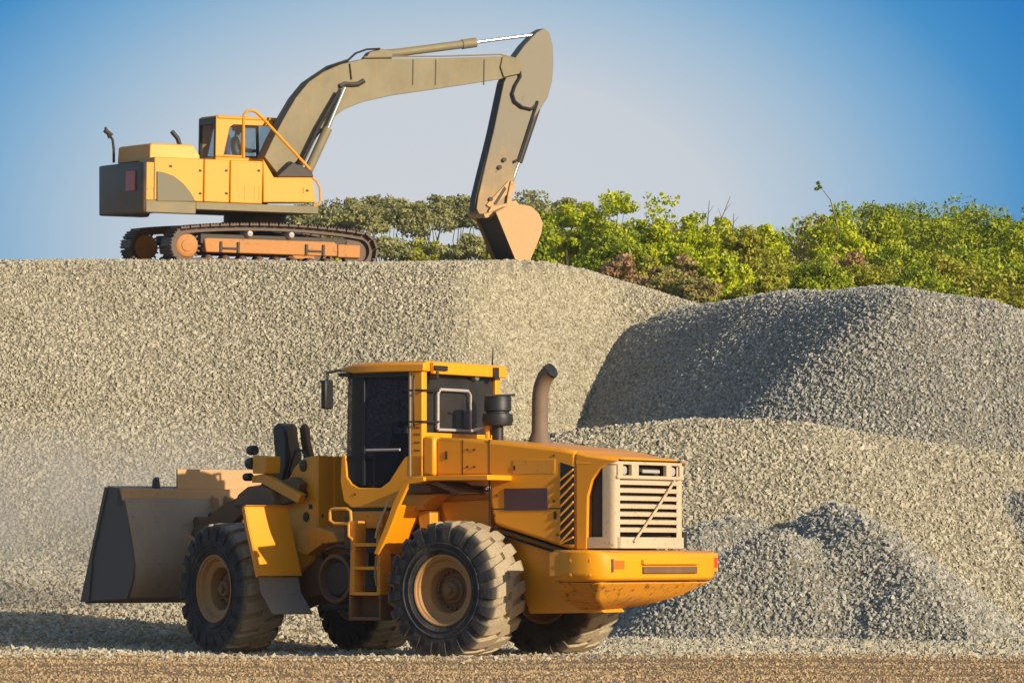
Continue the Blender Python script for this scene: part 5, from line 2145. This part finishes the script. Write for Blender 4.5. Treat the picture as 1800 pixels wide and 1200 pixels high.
plants = [
    ('lime', 1010, 345, 100, 128, 'green leafy shrub right of the excavator bucket, at the left end of the lime row', 'shrub', 130),
    ('lime2', 1072, 328, 110, 120, 'tall lime-green shrub with loose top above the red bushes', 'shrub', 150),
    ('green', 1040, 380, 120, 132, 'darker green shrub behind the tall lime-green one', 'shrub', 100),
    ('wispy', 1150, 338, 60, 118, 'thin wispy sapling with sparse leaves against the sky', 'sapling', 110),
    ('wispy', 1178, 340, 40, 121, 'thin wispy sapling with a leaning stem right of its twin', 'sapling', 110),
    ('lime', 1145, 385, 90, 116, 'lime-green shrub under the two wispy saplings', 'shrub', 110),
    ('lime2', 1218, 374, 110, 119, 'rounded lime-green shrub right of the wispy saplings', 'shrub', 120),
    ('brown', 1180, 400, 90, 126, 'brownish shrub in the dip behind the lime row', 'shrub', 90),
    ('lime', 1265, 382, 90, 123, 'lime-green shrub with bare twigs above it', 'shrub', 110),
    ('olive', 1310, 400, 100, 117, 'olive shrub above the notch between the gravel crests', 'shrub', 120),
    ('lime2', 1345, 392, 80, 121, 'bright lime shrub at the lowest dip of the treeline', 'shrub', 110),
    ('brown', 1420, 395, 150, 128, 'brown dry-leaved bush left of the big green thicket', 'bush', 120),
    ('red', 1092, 438, 80, 104, 'red-leaved bush touching the end of the gravel bank crest', 'bush', 70),
    ('red', 1152, 462, 70, 104, 'small red-leaved bush second along the gravel crest', 'bush', 50),
    ('red', 1212, 448, 90, 106, 'reddish bush with magenta tips third along the gravel crest', 'bush', 80),
    ('olive', 1130, 460, 100, 108, 'olive weedy bush between the red ones', 'bush', 80),
    ('brown', 1180, 478, 110, 103, 'brown dry weeds at the foot of the red bushes', 'bush', 60),
    ('lime', 1268, 445, 90, 105, 'bright lime bush standing right in the gravel notch', 'bush', 110),
    ('lime2', 1300, 470, 80, 107, 'low bright lime bush on the right side of the gravel notch', 'bush', 80),
    ('lime', 1476, 360, 130, 122, 'tall lime-green tree crown at the left edge of the big thicket', 'tree', 150),
    ('green', 1545, 352, 150, 130, 'round green tree crown left of the thicket summit', 'tree', 150),
    ('green2', 1640, 347, 190, 134, 'broad green tree crown at the summit of the thicket', 'tree', 160),
    ('green', 1725, 362, 150, 131, 'green tree crown sloping down right of the summit', 'tree', 150),
    ('brown', 1800, 362, 100, 145, 'far brownish tree at the right edge of the photo', 'tree', 110),
    ('green2', 1790, 385, 110, 129, 'green tree crown at the right edge below the far brown one', 'tree', 150),
    ('olive', 1380, 440, 130, 110, 'olive bush left of the reddish patch below the thicket', 'bush', 110),
    ('red', 1490, 430, 100, 112, 'reddish bush low in the middle of the thicket', 'bush', 70),
    ('green2', 1440, 455, 120, 108, 'green bush in front of the reddish patch', 'bush', 100),
    ('olive', 1530, 450, 130, 109, 'olive green bush above the shaded mound crest', 'bush', 100),
    ('green', 1590, 425, 150, 114, 'mid green bush below the thicket summit', 'bush', 120),
    ('olive', 1660, 450, 150, 110, 'olive bush above the right shoulder of the mound', 'bush', 110),
    ('lime2', 1500, 400, 130, 118, 'lime-green bush in the centre of the thicket', 'bush', 100),
    ('green2', 1700, 425, 150, 116, 'mid green bush right of centre in the thicket', 'bush', 120),
    ('olive', 1740, 475, 150, 107, 'olive bush rising behind the far right crest of the mound', 'bush', 110),
    ('green', 1800, 460, 130, 111, 'green bush cut by the right photo edge above the mound', 'bush', 120),
    ('olive', 1800, 515, 110, 103, 'low olive bush at the right photo edge touching the gravel', 'bush', 90),
    ('olive', 1350, 488, 110, 104, 'low olive bush just above the left end of the mound crest', 'bush', 70),
    ('green', 955, 372, 120, 138, 'dark green shrub filling the gap just right of the excavator bucket', 'shrub', 120),
    ('green2', 1110, 392, 130, 134, 'green shrub in the back row under the tallest lime shrub', 'shrub', 110),
    ('olive', 1190, 412, 130, 131, 'olive shrub in the back row below the wispy saplings', 'shrub', 100),
    ('green', 1290, 412, 140, 133, 'green shrub in the back row at the lowest dip of the treeline', 'shrub', 100),
    ('green2', 1375, 405, 130, 132, 'green shrub in the back row left of the brown dry-leaved bush', 'shrub', 100),
    ('olive', 1440, 380, 120, 134, 'olive tree crown between the brown bush and the tall lime crown', 'tree', 120),
    ('green2', 1590, 358, 150, 137, 'green tree crown in the back row between the two roundest crowns', 'tree', 150),
    ('green', 1685, 352, 150, 138, 'green tree crown in the back row just right of the summit', 'tree', 150),
    ('green2', 1765, 370, 130, 136, 'green tree crown in the back row near the right photo edge', 'tree', 150),
    ('green', 1620, 480, 150, 105, 'low green bush along the middle of the mound crest', 'bush', 80),
    ('green2', 1090, 415, 110, 112, 'leafy green bush rising behind the leftmost red bush', 'bush', 90),
    ('lime', 1190, 430, 100, 111, 'lime bush rising behind the second and third red bushes', 'bush', 90),
    ('brown', 1235, 492, 90, 102, 'brown dry weeds left of the gravel notch', 'bush', 50),
]
for kind, px, yt, wpx, Y, lab, cat, hp in plants:
    nm = {'shrub': 'leafy_shrub', 'sapling': 'wispy_sapling', 'bush': 'leafy_bush', 'tree': 'broadleaf_tree'}[cat]
    plant(nm, kind, px, yt, wpx * 1.15, Y, lab, cat, hpx=hp * 1.1)
# bare twigs standing up out of the shrubs and the tuft on a long stem
for i, (px, y0, px1, y1, Y, lab) in enumerate(((1243, 400, 1247, 352, 119, 'thin bare twig standing straight above the rounded lime shrub'),
                                               (1262, 400, 1284, 345, 122, 'thin bare twig leaning right above the lime shrubs'),
                                               (1288, 410, 1290, 375, 118, 'short bare twig between the lime and olive shrubs'))):
    m = MB()
    a = Vector(((px - CX) / FPX * Y, Y, HCAM + (HY - y0) / FPX * Y))
    b = Vector(((px1 - CX) / FPX * Y, Y, HCAM + (HY - y1) / FPX * Y))
    base = Vector((a.x - (b.x - a.x), Y, ground_at(a.x, Y) - .1))
    m.tube([base, a, b], [.03, .02, .008], 6)
    m.tube([a * .5 + b * .5, a * .3 + b * .7 + Vector((.15, .05, .1))], [.009, .004], 4)
    m.tube([a * .7 + b * .3, a * .5 + b * .5 + Vector((-.18, .05, .12))], [.009, .004], 4)
    tag(m.build('bare_twig', M['bark'], None, 0), lab, 'twig')
Y = 120
stem = MB()
P = lambda px, py: Vector(((px - CX) / FPX * Y, Y, HCAM + (HY - py) / FPX * Y))
sroot_m = Matrix.Translation((P(1475, 400).x, Y, ground_at(P(1475, 400).x, Y)))
sr = empty('lone_shoot', sroot_m)
tag(sr, 'lone leafy tuft on a long thin stem rising above the thicket', 'shoot')
stem.tube([Vector((P(1476, 400).x, Y, ground_at(0, Y))), P(1472, 400), P(1460, 352), P(1440, 326)], [.03, .022, .014, .008], 6)
stem.build('stem', M['bark'], sr, 0)
o = bpy.data.objects.new('leaf_tuft', crown_mesh('leaf_tuft', M['leaf_green'], 120, .05, 'bush', 99, 5, .22, .22, .28))
C.objects.link(o)
o.parent = sr
o.location = sroot_m.inverted() @ (P(1438, 336))


# ------------------------------------------------------------------ dusty air
hz = MB()
hz.box(-60, 75, -6, 340, -1.4, 36)
hm = bpy.data.materials.new('dusty_air')
hm.use_nodes = True
ht = hm.node_tree
ht.nodes.clear()
ho = ht.nodes.new('ShaderNodeOutputMaterial')
pv = ht.nodes.new('ShaderNodeVolumePrincipled')
pv.inputs['Color'].default_value = (.93, .93, .92, 1)
pv.inputs['Density'].default_value = 0.00018
pv.inputs['Anisotropy'].default_value = 0.1
ht.links.new(pv.outputs[0], ho.inputs['Volume'])
dz = MB()
dz.lathe([(-1.6, 0), (-1.4, 2.8), (-.6, 4.3), (.4, 4.2), (1.2, 2.8), (1.6, 0)], c=(0, 0, 0), axis='z', seg=24)
dz.v = [(x - 6.0, y + 59.0, z + 1.9) for x, y, z in dz.v]
dm = bpy.data.materials.new('drifting_dust')
dm.use_nodes = True
dt = dm.node_tree
dt.nodes.clear()
do_ = dt.nodes.new('ShaderNodeOutputMaterial')
dv = dt.nodes.new('ShaderNodeVolumePrincipled')
dv.inputs['Color'].default_value = (.92, .86, .76, 1)
g_ = dt.nodes.new('ShaderNodeNewGeometry')
vm = dt.nodes.new('ShaderNodeMapping')
vm.vector_type = 'TEXTURE'
vm.inputs['Location'].default_value = (-6.0, 59.0, 1.9)
vm.inputs['Scale'].default_value = (4.2, 4.2, 1.55)
dt.links.new(g_.outputs['Position'], vm.inputs[0])
ln = dt.nodes.new('ShaderNodeVectorMath')
ln.operation = 'LENGTH'
dt.links.new(vm.outputs[0], ln.inputs[0])
fall = math_node(dt, 'SUBTRACT', 1.0, ln.outputs['Value'], clamp=True)
nz_ = noise_tex(dt, .9, 3, .55, g_.outputs['Position'])
nz_ = math_node(dt, 'MULTIPLY', math_node(dt, 'SUBTRACT', nz_, .36), 3.2, clamp=True)
L(dt, math_node(dt, 'MULTIPLY', math_node(dt, 'MULTIPLY', fall, nz_), .50), dv.inputs['Density'])
dt.links.new(dv.outputs[0], do_.inputs['Volume'])
dust = dz.build('dust_cloud', dm, None, 0)
tag(dust, 'pale dust drifting in the air behind the loader bucket', 'dust', None, 'stuff')
h_ = hz.build('haze', hm, None, 0)
tag(h_, None, None, None, 'stuff')
